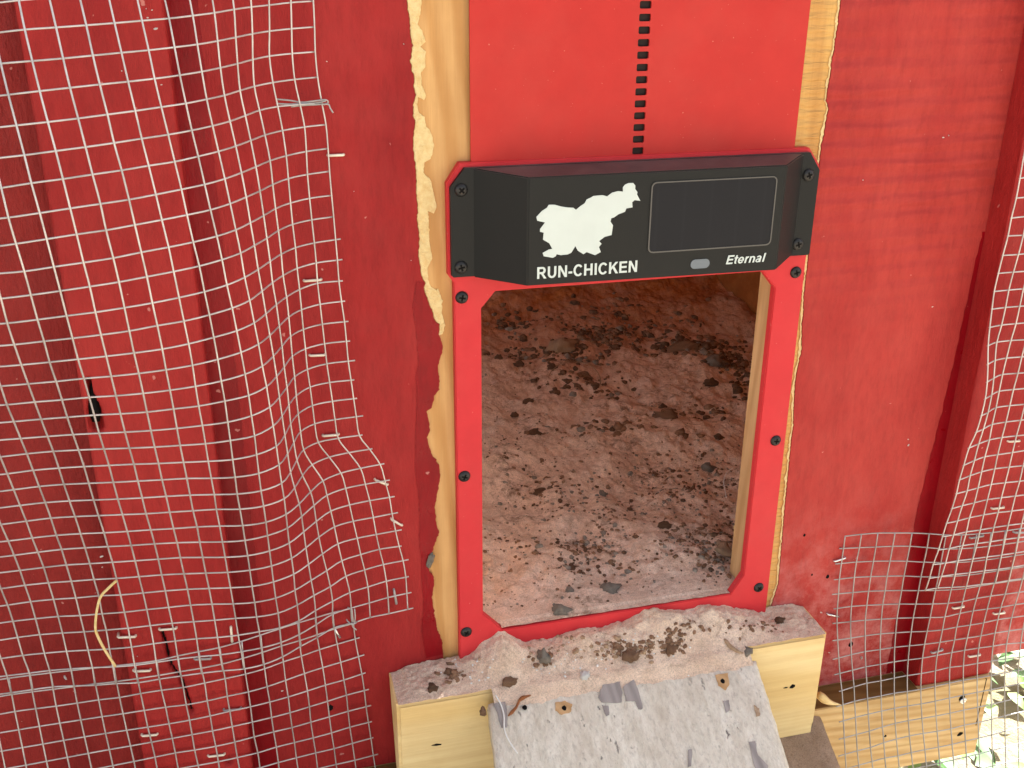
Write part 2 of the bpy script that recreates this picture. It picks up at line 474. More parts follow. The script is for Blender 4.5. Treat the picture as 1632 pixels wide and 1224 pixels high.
# bare sheathing, cut out behind the door frame
OX0, OX1, OZ0, OZ1 = 0.0125, 0.2765, -0.014, 0.324
sheath_l = from_bm('sheathing', plate_bm([[(XL, ZB), (0.14, ZB), (0.14, OZ0), (OX0, OZ0), (OX0, OZ1), (0.14, OZ1), (0.14, 0.74), (-0.15, 0.74), (-0.15, 1.0), (0.14, 1.0), (0.14, ZT), (XL, ZT)]], RF, RB), M['raw'], coop)  # upper cut is an unseen opening added to let sky light inside
sheath_r = from_bm('sheathing', plate_bm([[(0.1402, ZB), (XR, ZB), (XR, ZT), (0.1402, ZT), (0.1402, 1.0), (0.44, 1.0), (0.44, 0.74), (0.1402, 0.74), (0.1402, OZ1), (OX1, OZ1), (OX1, OZ0), (0.1402, OZ0)]], RF, RB), M['raw_sawn'], coop)  # other half of the added upper opening
jamb = box('door_jamb', OX1 - 0.0016, OX1 - 0.0003, RF + 0.001, RB + 0.0012, OZ0 + 0.001, OZ1 - 0.001, M['jamb'], coop)
lz = [(p[0], p[1]) for p in left_edge]
le = rough_line(lz, 0.0014, 0.0014, 1.0)
from_bm('painted_siding', plate_bm([[(XL, ZB + 0.001), (-0.2405, ZB + 0.001), (-0.2405, ZT - 0.001), (XL, ZT - 0.001)]], PF, RF - 0.0002), M['red_far'], coop)
paint_l = [(-0.24, ZB + 0.001), (-0.24, ZT - 0.001), (-0.151, ZT - 0.001), (-0.151, 0.735), (le[0][0], 0.735)] + le + [(le[-1][0] + 0.002, ZB + 0.001)]
from_bm('painted_siding', plate_bm([paint_l], PF, RF - 0.0002), M['red_left'], coop)
re_ = rough_line(right_edge, 0.0012, 0.0014, 5.0)
paint_r = [(XR, ZB + 0.001), (XR, ZT - 0.001), (0.441, ZT - 0.001), (0.441, 0.735), (re_[0][0], 0.735)] + re_ + [(re_[-1][0], ZB + 0.001)]
from_bm('painted_siding', plate_bm([paint_r], PF, RF - 0.0002), M['red_right'], coop)
# torn wood fibre along the paint edge
te = rough_line(torn_edge, 0.0012, 0.0014, 3.0)
zend = te[-1][1]
lu = [(x + 0.0006, z) for x, z in le if z > zend + 0.002]
from_bm('torn_edge', plate_bm([[(lu[0][0], 0.73), (te[0][0], 0.73)] + te + lu[::-1]], 0.0071, RF - 0.0003), M['torn'], coop)
ru = re_
tr = [(x - 0.0016 - 0.0022 * max(0.0, noise.noise((7.7, z * 120, 0)) + 0.25), z) for x, z in ru]
from_bm('torn_edge', plate_bm([[(x - 0.0005, z) for x, z in ru] + tr[::-1]], 0.0071, RF - 0.0003), M['torn'], coop)
# fresh brushed-on paint beside the torn edge; trim strips also hold painted corner shade
fl = pxl((620, 460), [(225, -60), (190, 150), (215, 300), (230, 500), (240, 620), (215, 700), (225, 850), (225, 1000), (215, 1100)]) + pxl((620, 690), [(210, 300), (240, 500), (250, 700), (245, 900), (260, 1000)]) + pxl((660, 880), [(60, 200), (75, 420), (60, 640), (95, 860)])
fl = rough_line(fl, 0.0018, 0.003, 11.0)
fr = [(x - 0.0005, z) for x, z in le if fl[-1][1] < z < fl[0][1]]
from_bm('brushed_patch', plate_bm([fl + fr[::-1]], PF - 0.0004, PF - 0.0001), M['red_fresh_and_shade'], coop)
def strip(x0, x1, z0, z1, amp, seed, front):
    a = rough_line([(x0, z1), (x0, z0)], 0 if front == 'l' else amp, 0.006, seed)
    b = rough_line([(x1, z1), (x1, z0)], amp if front == 'l' else 0, 0.006, seed)
    from_bm('brushed_shade_strip', plate_bm([a + b[::-1]], PF - 0.0004, PF - 0.0001), M['red_fresh_and_shade'], coop)
strip(-0.1978, -0.1765, ZB + 0.002, ZT - 0.002, 0.0022, 21.0, 'l')  # wider than the brushed paint, so shade beside the board is painted in
a = rough_line([(0.4740, 0.34), (0.4690, 0.20), (0.4590, 0.06), (0.4575, ZB + 0.002)], 0.0022, 0.005, 31.0)
from_bm('brushed_shade_strip', plate_bm([a + [(0.4778, ZB + 0.002), (0.4778, 0.34)]], PF - 0.0004, PF - 0.0001), M['red_fresh_and_shade'], coop)  # brushed paint at the foot, painted corner shade in the taper above
box('ledge_strip', XL + 0.01, 0.4768, -0.0238, PF - 0.0004, ZB - 0.0004, ZB + 0.0004, M['ledge'], coop)  # thin dark brown sheet along the top of the base board

# trim boards: a grid front so that knot, crack and ripples are real relief
def trim_board(x0, x1, y0, z0, z1, nx, nz, fdep, mat, label=None):
    vs, fs = [], []
    for j in range(nz + 1):
        z = z0 + (z1 - z0) * j / nz
        for i in range(nx + 1):
            x = x0 + (x1 - x0) * i / nx
            e = min(i, nx - i)
            r = 0.0016 if e == 0 else (0.0004 if e == 1 else 0.0)
            vs.append((x, y0 + r + fdep(x, z), z))
    for j in range(nz):
        for i in range(nx):
            a = j * (nx + 1) + i
            fs.append((a, a + 1, a + nx + 2, a + nx + 1))
    n = len(vs)
    for j in range(nz + 1):
        z = z0 + (z1 - z0) * j / nz
        vs += [(x0, PF - 0.0002, z), (x1, PF - 0.0002, z)]
    for j in range(nz):
        a = j * (nx + 1)
        b = n + 2 * j
        fs.append((b, a, a + nx + 1, b + 2))
        fs.append((a + nx, b + 1, b + 3, a + nx + nx + 1))
    fs.append(tuple([n, n + 1] + [i for i in range(nx, -1, -1)]))
    o = from_py('trim_board', vs, fs, mat, coop, True)
    o.data.polygons.foreach_set('use_smooth', [len(p.vertices) == 4 and abs(p.normal.y) > 0.3 for p in o.data.polygons])
    if label: o['label'] = label
    return o
YT = -0.0195
k0, k1 = at(141, 606, YT), at(154, 680, YT)
crack = [(p.x, p.z) for p in (at(255, 1000, YT), at(262, 1020, YT), at(272, 1060, YT), at(289, 1085, YT), at(300, 1115, YT), at(306, 1135, YT))]
def seg_d(x, z, a, b):
    ax, az = a; bx, bz = b
    t = max(0, min(1, ((x - ax) * (bx - ax) + (z - az) * (bz - az)) / ((bx - ax) ** 2 + (bz - az) ** 2)))
    return math.hypot(x - ax - t * (bx - ax), z - az - t * (bz - az)), t
def dep_left(x, z):
    d = 0.0009 * noise.fractal((x * 30, z * 9, 1.0), 1.0, 2.0, 4)
    q, t = seg_d(x, z, (k0.x, k0.z), (k1.x, k1.z))
    w = 0.0018 + 0.0038 * min(1, max(0, (t - 0.3) / 0.35))
    if q < w: d += 0.012 * (1 - (q / w) ** 2)
    if -0.16 < z < 0.06:
        q = min(seg_d(x, z, a, b)[0] for a, b in zip(crack[:-1], crack[1:]))
        w = 0.0018 + 0.001 * noise.noise((0, z * 200, 0))
        if q < w: d += 0.008 * (1 - q / w)
    h = at(364, 1215, YT)
    q = math.hypot(x - h.x, z - h.z)
    if q < 0.0045: d += 0.009 * (1 - q / 0.0045)
    return d
trim_board(-0.2855, -0.1972, YT, ZB, ZT, 60, 560, dep_left, M['red_trim'], 'left trim board with a dark knot hole and a crack near its foot')
trim_board(0.4772, 0.5675, YT, ZB + 0.001, ZT, 30, 240, lambda x, z: 0.0008 * noise.fractal((x * 30, z * 9, 4.0), 1.0, 2.0, 4), M['red_trim'], 'right trim board behind the wire mesh')
# knot and crack show the dark wood inside
kn = [at(146, 612, YT), at(149, 650, YT), at(152, 676, YT)]
tube('knot', spline([p + Vector((0, 0.0062, 0)) for p in kn], 5), [0.0010 + 0.0036 * math.sin(min(1, i / 5) * 1.5) * (1 if i < 9 else 0.6) for i in range(11)], M['pit'], coop)
tube('crack_shadow', spline([Vector((x, YT + 0.0052, z)) for x, z in crack], 3), 0.0013, M['pit'], coop)

# pine board along the foot of the wall
bb = from_bm('base_board', box_bm(XL, 0.5668, -0.0245, RB - 0.0005, -0.2460, ZB - 0.0002, 0.0012), M['pine_board'], coop)
box('base_board_split', 0.5585, 0.5593, -0.0248, -0.02, -0.206, ZB - 0.001, M['pit'], coop)
box('added_gap_filler', XL, 0.566, RB + 0.001, RB + 0.05, -0.2370, -0.0455, M['pine_board'], coop)  # unseen filler box added to block light through the gap below the wall
# the rest of the coop, behind the wall
# right side wall; unseen high opening added to bounce sunlight inside
from_bm('side_wall', plate_bm([[(RB + 0.0005, ZB), (BWY, ZB), (BWY, ZT - 0.001), (RB + 0.0005, ZT - 0.001)], [(0.30, 0.78), (BWY - 0.03, 0.78), (BWY - 0.03, 1.02), (0.30, 1.02)]], 0.0, 0.0175), M['ply'], coop)
o = COL.objects[-1] if False else [c for c in coop.children if c.name.startswith('side_wall')][-1]
for v in o.data.vertices: v.co = Vector((XR - 0.018 + v.co.y, v.co.x, v.co.z))
box('back_wall', XL, XR, BWY, BWY + 0.018, ZB, ZT, M['ply'], coop)
box('floor', XL, XR - 0.0185, RB + 0.0005, BWY - 0.001, -0.045, -0.02, M['ply'], coop)
box('roof', XL - 0.1, XR + 0.03, -0.03, BWY + 0.1, ZT + 0.001, ZT + 0.03, M['ply'], coop)
box('side_wall', XL, XL + 0.018, RB + 0.0005, BWY - 0.001, -0.018, 0.16, M['ply'], coop)  # gap above this strip is added, unseen, to let sky light inside
box('side_wall', XL, XL + 0.018, RB + 0.0005, BWY - 0.001, 0.90, ZT, M['ply'], coop)

# small marks: nail holes and pale flecks on the painted face
def blob_mesh(name, seed, flat=1.0, sub=1, amp=0.35):
    bm = bmesh.new()
    bmesh.ops.create_icosphere(bm, subdivisions=sub, radius=1.0)
    for v in bm.verts:
        k = 1 + amp * noise.noise(v.co * 1.3 + Vector((seed * 3.1, seed, 0))) + amp * 0.5 * noise.noise(v.co * 3 + Vector((0, seed * 5, 0)))
        v.co = Vector((v.co.x * k, v.co.y * k, v.co.z * k * flat))
    me = bpy.data.meshes.new(name)
    bm.to_mesh(me); bm.free()
    return me
fleck_me = blob_mesh('paint_fleck', 3.0, 0.5)
hole_me = blob_mesh('nail_hole', 5.0, 1.0)
fleck_me.materials.append(M['stone_white']); hole_me.materials.append(M['pit'])
def put(name, me, p, s, parent, rot=None):
    o = bpy.data.objects.new(name, me)
    COL.objects.link(o)
    if parent is not None:
        o.parent = parent
        p = Vector(p) - parent.location
    o.location = p
    o.scale = s if hasattr(s, '__len__') else (s, s, s)
    o.rotation_euler = rot if rot else (random.uniform(-.4, .4), random.uniform(-.4, .4), random.uniform(0, 6.28))
    return o
for u, v, r in ((1373, 1048, 0.0036), (1308, 976, 0.0018), (1462, 1060, 0.0014), (1448, 709, 0.0018), (1512, 216, 0.0013), (1503, 219, 0.0012), (1486, 489, 0.001),
                (1375, 287, 0.001), (643, 70, 0.001), (521, 98, 0.0008), (450, 1101, 0.0013), (1420, 1071, 0.0015), (1447, 700, 0.0012), (655, 415, 0.0008), (564, 305, 0.0008), (1321, 1040, 0.0013)):
    put('paint_fleck', fleck_me, at(u, v, PF), (r, r * 0.4, r), coop)
for u, v, r in ((248, 46, 0.0017), (233, 14, 0.0009), (243, 16, 0.0009), (236, 28, 0.0011), (194, 113, 0.0009), (257, 135, 0.0009), (162, 887, 0.0015), (163, 904, 0.0012), (104, 1080, 0.0026), (219, 1046, 0.0008), (127, 744, 0.001), (206, 820, 0.001)):
    put('paint_fleck', fleck_me, at(u, v, YT), (r, r * 0.4, r), coop)
for u, v, r in ((1356, 1027, 0.0032), (1282, 853, 0.0016), (1319, 919, 0.0022), (1294, 916, 0.0012), (527, 1128, 0.003), (1571, 1046, 0.0)):
    if r: put('nail_hole', hole_me, at(u, v, PF), (r, 0.0008, r * 1.1), coop, (0, 0, 0))
nail_me = blob_mesh('nail_head', 2.0, 1.0, 2, 0.1); nail_me.materials.append(M['steel'])
put('nail_hole', hole_me, at(1411, 1173, -0.0245), (0.0018, 0.0008, 0.0016), coop, (0, 0, 0))
put('nail_hole', hole_me, at(1530, 1170, -0.0245), (0.0045, 0.0008, 0.0026), coop, (0, -0.3, 0))
put('nail_hole', hole_me, at(1533, 1112, -0.0245), (0.005, 0.0008, 0.003), coop, (0, -0.6, 0))
put('nail_head', nail_me, at(1535, 1117, -0.0255), (0.0042, 0.0012, 0.0036), coop, (0, 0, 0))

# ------------------------------------------------------------------ the automatic door
door = thing('automatic_door', 'open automatic coop door with red metal frame, raised red panel and black solar cover', 'chicken door', (0.147, 0, -0.03))
door['kind'] = 'thing'
outer = [(-0.0062, -0.0325), (-0.0062, 0.330), (-0.0105, 0.336), (-0.0105, 0.4075), (-0.0005, 0.4225), (0.2895, 0.4225), (0.3003, 0.4085), (0.3003, 0.336), (0.2985, 0.330), (0.3012, -0.0325)]
inner = [(0.0157, 0.0165), (0.0157, 0.307), (0.0272, 0.3205), (0.259, 0.3205), (0.2722, 0.305), (0.2728, 0.0165), (0.261, -0.003), (0.034, -0.004)]
from_bm('frame', plate_bm([outer, inner], 0.0, 0.0078, 0.0008), M['door_red'], door)
slots = []
for k in range(-1, 27):
    zc = 0.4255 + 0.00892 * k
    x0, x1, h, r = 0.1374, 0.1467, 0.0027, 0.0011
    lp = []
    for cx, cz, a0 in ((x1 - r, zc + h - r, 0), (x0 + r, zc + h - r, 90), (x0 + r, zc - h + r, 180), (x1 - r, zc - h + r, 270)):
        for a in (0, 45, 90):
            t = math.radians(a0 + a)
            lp.append((cx + r * math.cos(t), cz + r * math.sin(t)))
    slots.append(lp)
from_bm('sliding_panel', plate_bm([[(0.0088, 0.34), (0.0088, 0.70), (0.2773, 0.70), (0.2773, 0.34)]] + slots, 0.0026, 0.0046, 0.0003), M['panel_red_shaded'], door)
box('slot_backing', 0.132, 0.152, 0.0056, 0.0074, 0.40, 0.69, M['dark_gap'], door)  # dark strip behind the panel slots
# black cover: flange and raised housing
flange = [(-0.0086, 0.337), (-0.007, 0.3355), (0.297, 0.3335), (0.2985, 0.335), (0.2985, 0.405), (0.2885, 0.4195), (0.0025, 0.4195), (-0.0086, 0.4055)]
cover = from_bm('cover', plate_bm([flange], -0.0042, -0.0002, 0.0007), M['black'], door)
bm = bmesh.new()
YC = -0.033
ring0 = [(0.0085, 0.3345), (0.0085, 0.4192), (0.2832, 0.4192), (0.2832, 0.3345)]
ring1 = [(0.0440, 0.3338), (0.0440, 0.4165), (0.2525, 0.4165), (0.2525, 0.3318)]
v0 = [bm.verts.new((x, -0.0035, z)) for x, z in ring0]
v1 = [bm.verts.new((x, YC, z)) for x, z in ring1]
bm.faces.new(v1)
bm.faces.new(v0[::-1])
for i in range(4):
    bm.faces.new((v0[i], v0[(i + 1) % 4], v1[(i + 1) % 4], v1[i]))
bmesh.ops.recalc_face_normals(bm, faces=bm.faces)
bmesh.ops.bevel(bm, geom=[e for e in bm.edges if max(v.co.y for v in e.verts) < -0.03 or abs(e.verts[0].co.y - e.verts[1].co.y) > 0.01], offset=0.0009, segments=2, affect='EDGES')
house = from_bm('housing', bm, M['black'], cover)
YF = YC - 0.0002
logo = [(235, 382), (300, 382), (370, 402), (440, 412), (500, 415), (530, 437), (580, 395), (625, 365), (645, 325), (690, 305), (720, 287), (815, 278), (868, 292), (920, 252), (985, 235), (1040, 240), (1037, 195), (1060, 165), (1100, 148), (1150, 146), (1172, 175), (1170, 210), (1195, 245), (1190, 270), (1226, 340), (1165, 332), (1138, 355), (1142, 410), (1075, 422), (1060, 458), (990, 485), (940, 520), (912, 528), (903, 565), (930, 605), (915, 710), (840, 730), (780, 775), (806, 805), (778, 840), (798, 895), (735, 928), (645, 895), (610, 918), (550, 880), (522, 830), (480, 900), (440, 920), (365, 928), (320, 918), (310, 940), (278, 957), (180, 940), (168, 905), (235, 868), (272, 860), (240, 800), (172, 760), (180, 685), (140, 675), (140, 645), (195, 575), (110, 555), (100, 515), (160, 450), (215, 415)]
lp = [at(840 + x / 6.8, 270 + y / 6.8, YF) for x, y in logo]
from_bm('emblem', plate_bm([[(p.x, p.z) for p in lp]], YF - 0.0003, YF + 0.0001), M['white_print'], door)
SW, SH = 0.205, 0.17                       # stem and bar widths of the bold letters (cap height 1)
def bar(x0, y0, x1, y1): return [(x0, y0), (x1, y0), (x1, y1), (x0, y1)]
def arc(cx, cy, rx, ry, a0, a1, wx=SW, wy=SH, n=16):
    o = []; i = []
    for k in range(n + 1):
        t = math.radians(a0 + (a1 - a0) * k / n)
        o.append((cx + rx * math.cos(t), cy + ry * math.sin(t)))
        i.append((cx + (rx - wx) * math.cos(t), cy + (ry - wy) * math.sin(t)))
    return o + i[::-1]
GLYPH = {
 'R': (0.98, [bar(0.09, 0, 0.09 + SW, 1), bar(0.25, 1 - SH, 0.60, 1), bar(0.25, 0.40, 0.60, 0.40 + SH), arc(0.58, 0.70, 0.30, 0.30, -90, 90), [(0.44, 0.42), (0.66, 0.42), (0.97, 0), (0.72, 0)]]),
 'U': (1.0, [bar(0.10, 0.36, 0.10 + SW, 1), bar(0.90 - SW, 0.36, 0.90, 1), arc(0.50, 0.38, 0.40, 0.39, 180, 360)]),
 'N': (1.0, [bar(0.09, 0, 0.09 + SW * 0.95, 1), bar(0.91 - SW * 0.95, 0, 0.91, 1), [(0.09, 1), (0.31, 1), (0.91, 0), (0.69, 0)]]),
 '-': (0.46, [bar(0.05, 0.27, 0.41, 0.45)]),
 'C': (0.98, [arc(0.52, 0.5, 0.46, 0.52, 38, 322)]),
 'H': (1.0, [bar(0.10, 0, 0.10 + SW, 1), bar(0.90 - SW, 0, 0.90, 1), bar(0.25, 0.42, 0.75, 0.42 + SH)]),
 'I': (0.40, [bar(0.10, 0, 0.10 + SW, 1)]),
 'K': (1.0, [bar(0.10, 0, 0.10 + SW, 1), [(0.28, 0.28), (0.28, 0.52), (0.70, 1), (0.96, 1)], [(0.42, 0.52), (0.57, 0.66), (1.0, 0), (0.74, 0)]]),
 'E': (0.92, [bar(0.10, 0, 0.10 + SW, 1), bar(0.25, 0, 0.85, SH), bar(0.25, 0.42, 0.80, 0.42 + SH), bar(0.25, 1 - SH, 0.83, 1)]),
 't': (0.46, [bar(0.12, 0.16, 0.12 + 0.19, 0.95), bar(0.01, 0.60, 0.44, 0.74), arc(0.34, 0.20, 0.22, 0.21, 180, 285, 0.19, 0.15, 8)]),
 'e': (0.78, [arc(0.39, 0.37, 0.35, 0.38, 8, 330, 0.19, 0.14), bar(0.12, 0.29, 0.73, 0.41)]),
 'r': (0.52, [bar(0.09, 0, 0.28, 0.73), arc(0.47, 0.44, 0.36, 0.31, 90, 165, 0.19, 0.16, 8)]),
 'n': (0.82, [bar(0.09, 0, 0.28, 0.73), bar(0.55, 0, 0.74, 0.46), arc(0.42, 0.44, 0.32, 0.31, 0, 165, 0.19, 0.15, 12)]),
 'a': (0.78, [bar(0.47, 0, 0.66, 0.50), arc(0.36, 0.50, 0.30, 0.25, 0, 160, 0.19, 0.14, 10), arc(0.32, 0.20, 0.27, 0.22, 0, 359, 0.16, 0.12, 18), bar(0.30, 0.32, 0.55, 0.43)]),
 'l': (0.40, [bar(0.10, 0, 0.29, 1)]),
}
def lettering(body, x0, x1, z0, z1, shear):
    total = sum(GLYPH[c][0] for c in body)
    bm = bmesh.new()
    x = 0; n = 0
    for c in body:
        adv, polys = GLYPH[c]
        for p in polys:
            n += 1
            y = YF - 0.0003 - 0.00002 * (n % 7)
            vs = [bm.verts.new((x0 + (x + a + shear * b) / total * (x1 - x0), y, z0 + b * (z1 - z0))) for a, b in p]
            if len(vs) > 4:
                h = len(vs) // 2
                for k in range(h - 1):
                    bm.faces.new((vs[k], vs[k + 1], vs[-2 - k], vs[-1 - k]))
            else:
                bm.faces.new(vs)
        x += adv
    e = bmesh.ops.extrude_face_region(bm, geom=list(bm.faces))
    for v in e['geom']:
        if isinstance(v, bmesh.types.BMVert): v.co.y = YF + 0.0001 + 0.4 * (v.co.y - YF)
    return from_bm('lettering', bm, M['white_print'], door)
lettering('RUN-CHICKEN', 0.0508, 0.1330, 0.3390, 0.3482, 0.0)
lettering('Eternal', 0.2068, 0.2412, 0.3398, 0.3470, 0.22)
def rrect(x0, x1, z0, z1, r, n=5):
    lp = []
    for cx, cz, a0 in ((x1 - r, z1 - r, 0), (x0 + r, z1 - r, 90), (x0 + r, z0 + r, 180), (x1 - r, z0 + r, 270)):
        for k in range(n):
            t = math.radians(a0 + 90 * k / (n - 1))
            lp.append((cx + r * math.cos(t), cz + r * math.sin(t)))
    return lp
sp = from_bm('solar_panel', plate_bm([rrect(0.1412, 0.2440, 0.3542, 0.4078, 0.0035)], YF - 0.0003, YF + 0.0001), M['solar'], door)
from_bm('bezel', plate_bm([rrect(0.1403, 0.2450, 0.3533, 0.4086, 0.0042), rrect(0.1413, 0.2440, 0.3543, 0.4077, 0.0034)], YF - 0.0007, YF + 0.0001, 0.0002), M['bezel'], sp)
from_bm('sensor_window', plate_bm([rrect(0.1772, 0.1934, 0.3380, 0.3455, 0.0036)], YF - 0.0003, YF + 0.0001), M['sensor'], door)
dp = at(1184, 432, -0.03)
put('water_drop', fleck_me, dp, (0.0022, 0.001, 0.0012), door, (0, 0, 0))
# screws: a pan head with a cross recess
def screw_mesh():
    vs, fs = [], []
    prof = [(0.0, -0.0024), (0.0022, -0.00235), (0.0038, -0.0019), (0.0049, -0.0010), (0.0052, 0.0)]
    n = 20
    for r, y in prof:
        for k in range(n):
            t = 2 * math.pi * k / n
            vs.append((r * math.cos(t), y, r * math.sin(t)))
    for j in range(len(prof) - 1):
        for k in range(n):
            a, b = j * n + k, j * n + (k + 1) % n
            fs.append((a, a + n, b + n, b) if j else (a, a + n, b + n))
    me = bpy.data.meshes.new('screw')
    me.from_pydata(vs, [], fs)
    me.polygons.foreach_set('use_smooth', [True] * len(me.polygons))
    me.materials.append(M['screw'])
    c = bmesh.new()
    for w, h in ((0.0026, 0.0007), (0.0007, 0.0026)):
        b = box_bm(-w, w, -0.00255, -0.0022, -h, h)
        tmp = bpy.data.meshes.new('t'); b.to_mesh(tmp); b.free(); c.from_mesh(tmp); bpy.data.meshes.remove(tmp)
    rc = bpy.data.meshes.new('recess'); c.to_mesh(rc); c.free()
    rc.materials.append(M['pit'])
    return me, rc
sm, rm = screw_mesh()
for u, v, y in ((736, 474, 0), (740, 759, 0), (743, 1007, 0), (1268, 434, 0), (1236, 702, 0), (1209, 936, 0), (735, 303, -0.0042), (735, 426, -0.0042), (1288, 279, -0.0042), (1271, 389, -0.0042)):
    p = at(u, v, y)
    s = bpy.data.objects.new('screw', sm); COL.objects.link(s); s.parent = door
    s.location = p - door.location
    s.rotation_euler = (0, random.uniform(0, 1.5), 0)
    r = bpy.data.objects.new('recess', rm); COL.objects.link(r); r.parent = s

# ------------------------------------------------------------------ step block, ramp, lower board
BX0, BX1, BY, BZ1, BZ0 = -0.0708, 0.3465, -0.0405, -0.0365, -0.158
block = thing('step_block', 'pale pine timber block under the doorway heaped with sand', 'timber block', (0.138, -0.018, BZ0))
bm = box_bm(BX0, BX1, BY, -0.0250 - 0.0003, BZ0, BZ1)
for v in list(bm.verts):
    if v.co.y > -0.03: v.co.y = 0.0058 if v.co.z > -0.1 else -0.0255
ed = [e for e in bm.edges if all(v.co.y < -0.04 for v in e.verts)]
bmesh.ops.bevel(bm, geom=ed, offset=0.003, segments=3, affect='EDGES')
bmesh.ops.bevel(bm, geom=[e for e in bm.edges if all(v.co.z < BZ0 + 0.001 for v in e.verts) and all(v.co.x > BX1 - 0.0035 for v in e.verts)], offset=0.012, segments=4, affect='EDGES')
from_bm('timber', bm, M['pine'], block)
for u, v, sx, sz, rr in ((696, 1187, 0.0058, 0.0012, 0.1), (1263, 1094, 0.0038, 0.0024, -0.2), (1252, 1096, 0.003, 0.0008, 0)):
    put('nail_hole', hole_me, at(u, v, BY), (sx, 0.0007, sz), block, (0, rr, 0))

pL, pR = at(779, 1121, -0.0505), at(1206, 1051, -0.0505)
ex = (pR - pL).normalized()
dd = -Vector((0.123, 1.427, 0.762)).normalized()
nn = ex.cross(-dd).normalized()
if nn.z < 0: nn = -nn
eyv = nn.cross(ex).normalized()            # up the plank
RAMP = Matrix((ex, eyv, nn)).transposed().to_4x4()
RAMP.translation = pL
RI = RAMP.inverted()
rw = (pR - pL).length
ramp = thing('ramp', 'weathered white painted plank ramp with chipped paint leading up to the doorway', 'ramp', pL)
ramp.matrix_world = RAMP
skew = dd.dot(ex) / -dd.dot(eyv)
def rlink(name, me, mat):
    o = bpy.data.objects.new(name, me); COL.objects.link(o)
    if mat: me.materials.append(mat)
    o.parent = ramp
    return o
LEN = 0.62
nx, ny = 60, 130
vs, fs = [], []
for j in range(ny + 1):
    t = j / ny
    for i in range(nx + 1):
        s = i / nx
        x = s * rw + skew * t * LEN
        y = -t * LEN
        h = 0.0007 * noise.fractal((x * 40, y * 10, 0), 1.0, 2.0, 5)
        ex_ = min(i, nx - i, j)
        h -= 0.0022 if ex_ == 0 else (0.0005 if ex_ == 1 else 0)
        if ex_ == 0:
            x += (0.0012 if i == 0 else -0.0012 if i == nx else 0) * noise.noise((3, y * 90, i)) ; y += 0.0015 * noise.noise((x * 90, 0, 0)) if j == 0 else 0
        vs.append((x, y, h))
for j in range(ny):
    for i in range(nx):
        a = j * (nx + 1) + i
        fs.append((a, a + nx + 1, a + nx + 2, a + 1))
rim = [i for i in range(nx + 1)] + [j * (nx + 1) + nx for j in range(1, ny + 1)] + [ny * (nx + 1) + i for i in range(nx - 1, -1, -1)] + [j * (nx + 1) for j in range(ny - 1, 0, -1)]
b0 = len(vs)
for i in rim:
    vs.append((vs[i][0], vs[i][1], -0.016))
for k in range(len(rim)):
    k2 = (k + 1) % len(rim)
    fs.append((rim[k], rim[k2], b0 + k2, b0 + k))
fs.append(tuple(range(b0, b0 + len(rim))))
me = bpy.data.meshes.new('plank')
me.from_pydata(vs, [], fs)
bmx = bmesh.new(); bmx.from_mesh(me); bmesh.ops.recalc_face_normals(bmx, faces=bmx.faces); bmx.to_mesh(me); bmx.free()
me.polygons.foreach_set('use_smooth', [len(p.vertices) == 4 for p in me.polygons])
rlink('plank', me, M['ramp'])
def ramp_patch(name, pts, mat, h=0.0009, sc=4.08, off=(880, 1000)):
    q = [RI @ atp(off[0] + x / sc, off[1] + y / sc, pL, nn) for x, y in pts]
    bm = bmesh.new()
    # roughened outline
    loop = []
    for a, b in zip(q, q[1:] + q[:1]):
        for k in range(4):
            p = a.lerp(b, k / 4)
            p = p + Vector((noise.noise(p * 700), noise.noise(p * 700 + Vector((9, 0, 0))), 0)) * 0.0009
            loop.append(bm.verts.new((p.x, p.y, h)))
    f = bm.faces.new(loop)
    bmesh.ops.triangulate(bm, faces=[f])
    e = bmesh.ops.extrude_face_region(bm, geom=list(bm.faces))
    for v in e['geom']:
        if isinstance(v, bmesh.types.BMVert): v.co.z = -0.001
    bmesh.ops.recalc_face_normals(bm, faces=bm.faces)
    me = bpy.data.meshes.new(name); bm.to_mesh(me); bm.free()
    return rlink(name, me, mat)
G = M['grey_wood']
ramp_patch('chipped_patch', [(330, 375), (400, 365), (440, 350), (455, 430), (450, 490), (320, 490), (300, 455)], G)
ramp_patch('chipped_patch', [(460, 385), (530, 340), (555, 400), (590, 530), (560, 535), (540, 480), (480, 480)], G)
ramp_patch('chipped_patch', [(1110, 480), (1145, 475), (1157, 540), (1130, 555)], G)
ramp_patch('chipped_patch', [(1280, 745), (1320, 740), (1335, 830), (1400, 900), (1400, 960), (1330, 950), (1300, 850)], G)
ramp_patch('chipped_patch', [(325, 510), (365, 510), (370, 570), (350, 580)], G)
ramp_patch('chipped_patch', [(885, 800), (910, 790), (905, 900), (885, 910)], G)
ramp_patch('chipped_patch', [(1310, 505), (1345, 530), (1350, 575), (1325, 580)], M['clod_tan'])
ramp_patch('chipped_patch', [(905, 445), (1000, 425), (1025, 520), (1025, 650), (970, 655), (935, 520)], G, 0.0009, 5.44, (620, 1040))
ramp_patch('bare_spot', [(1060, 310), (1140, 300), (1150, 370), (1130, 410), (1080, 380)], M['jamb'])
ramp_patch('bare_spot', [(20, 490), (80, 480), (130, 500), (120, 550), (60, 570), (20, 540)], M['jamb'])
for u, v in ((880 + 1107 / 4.08, 1000 + 352 / 4.08), (880 + 77 / 4.08, 1000 + 527 / 4.08), (620 + 1175 / 5.44, 1040 + 480 / 5.44)):
    o = bpy.data.objects.new('screw_hole', hole_me); COL.objects.link(o); o.parent = ramp
    o.location = RI @ atp(u, v, pL, nn) + Vector((0, 0, 0.001)); o.scale = (0.0026, 0.0026, 0.0008)

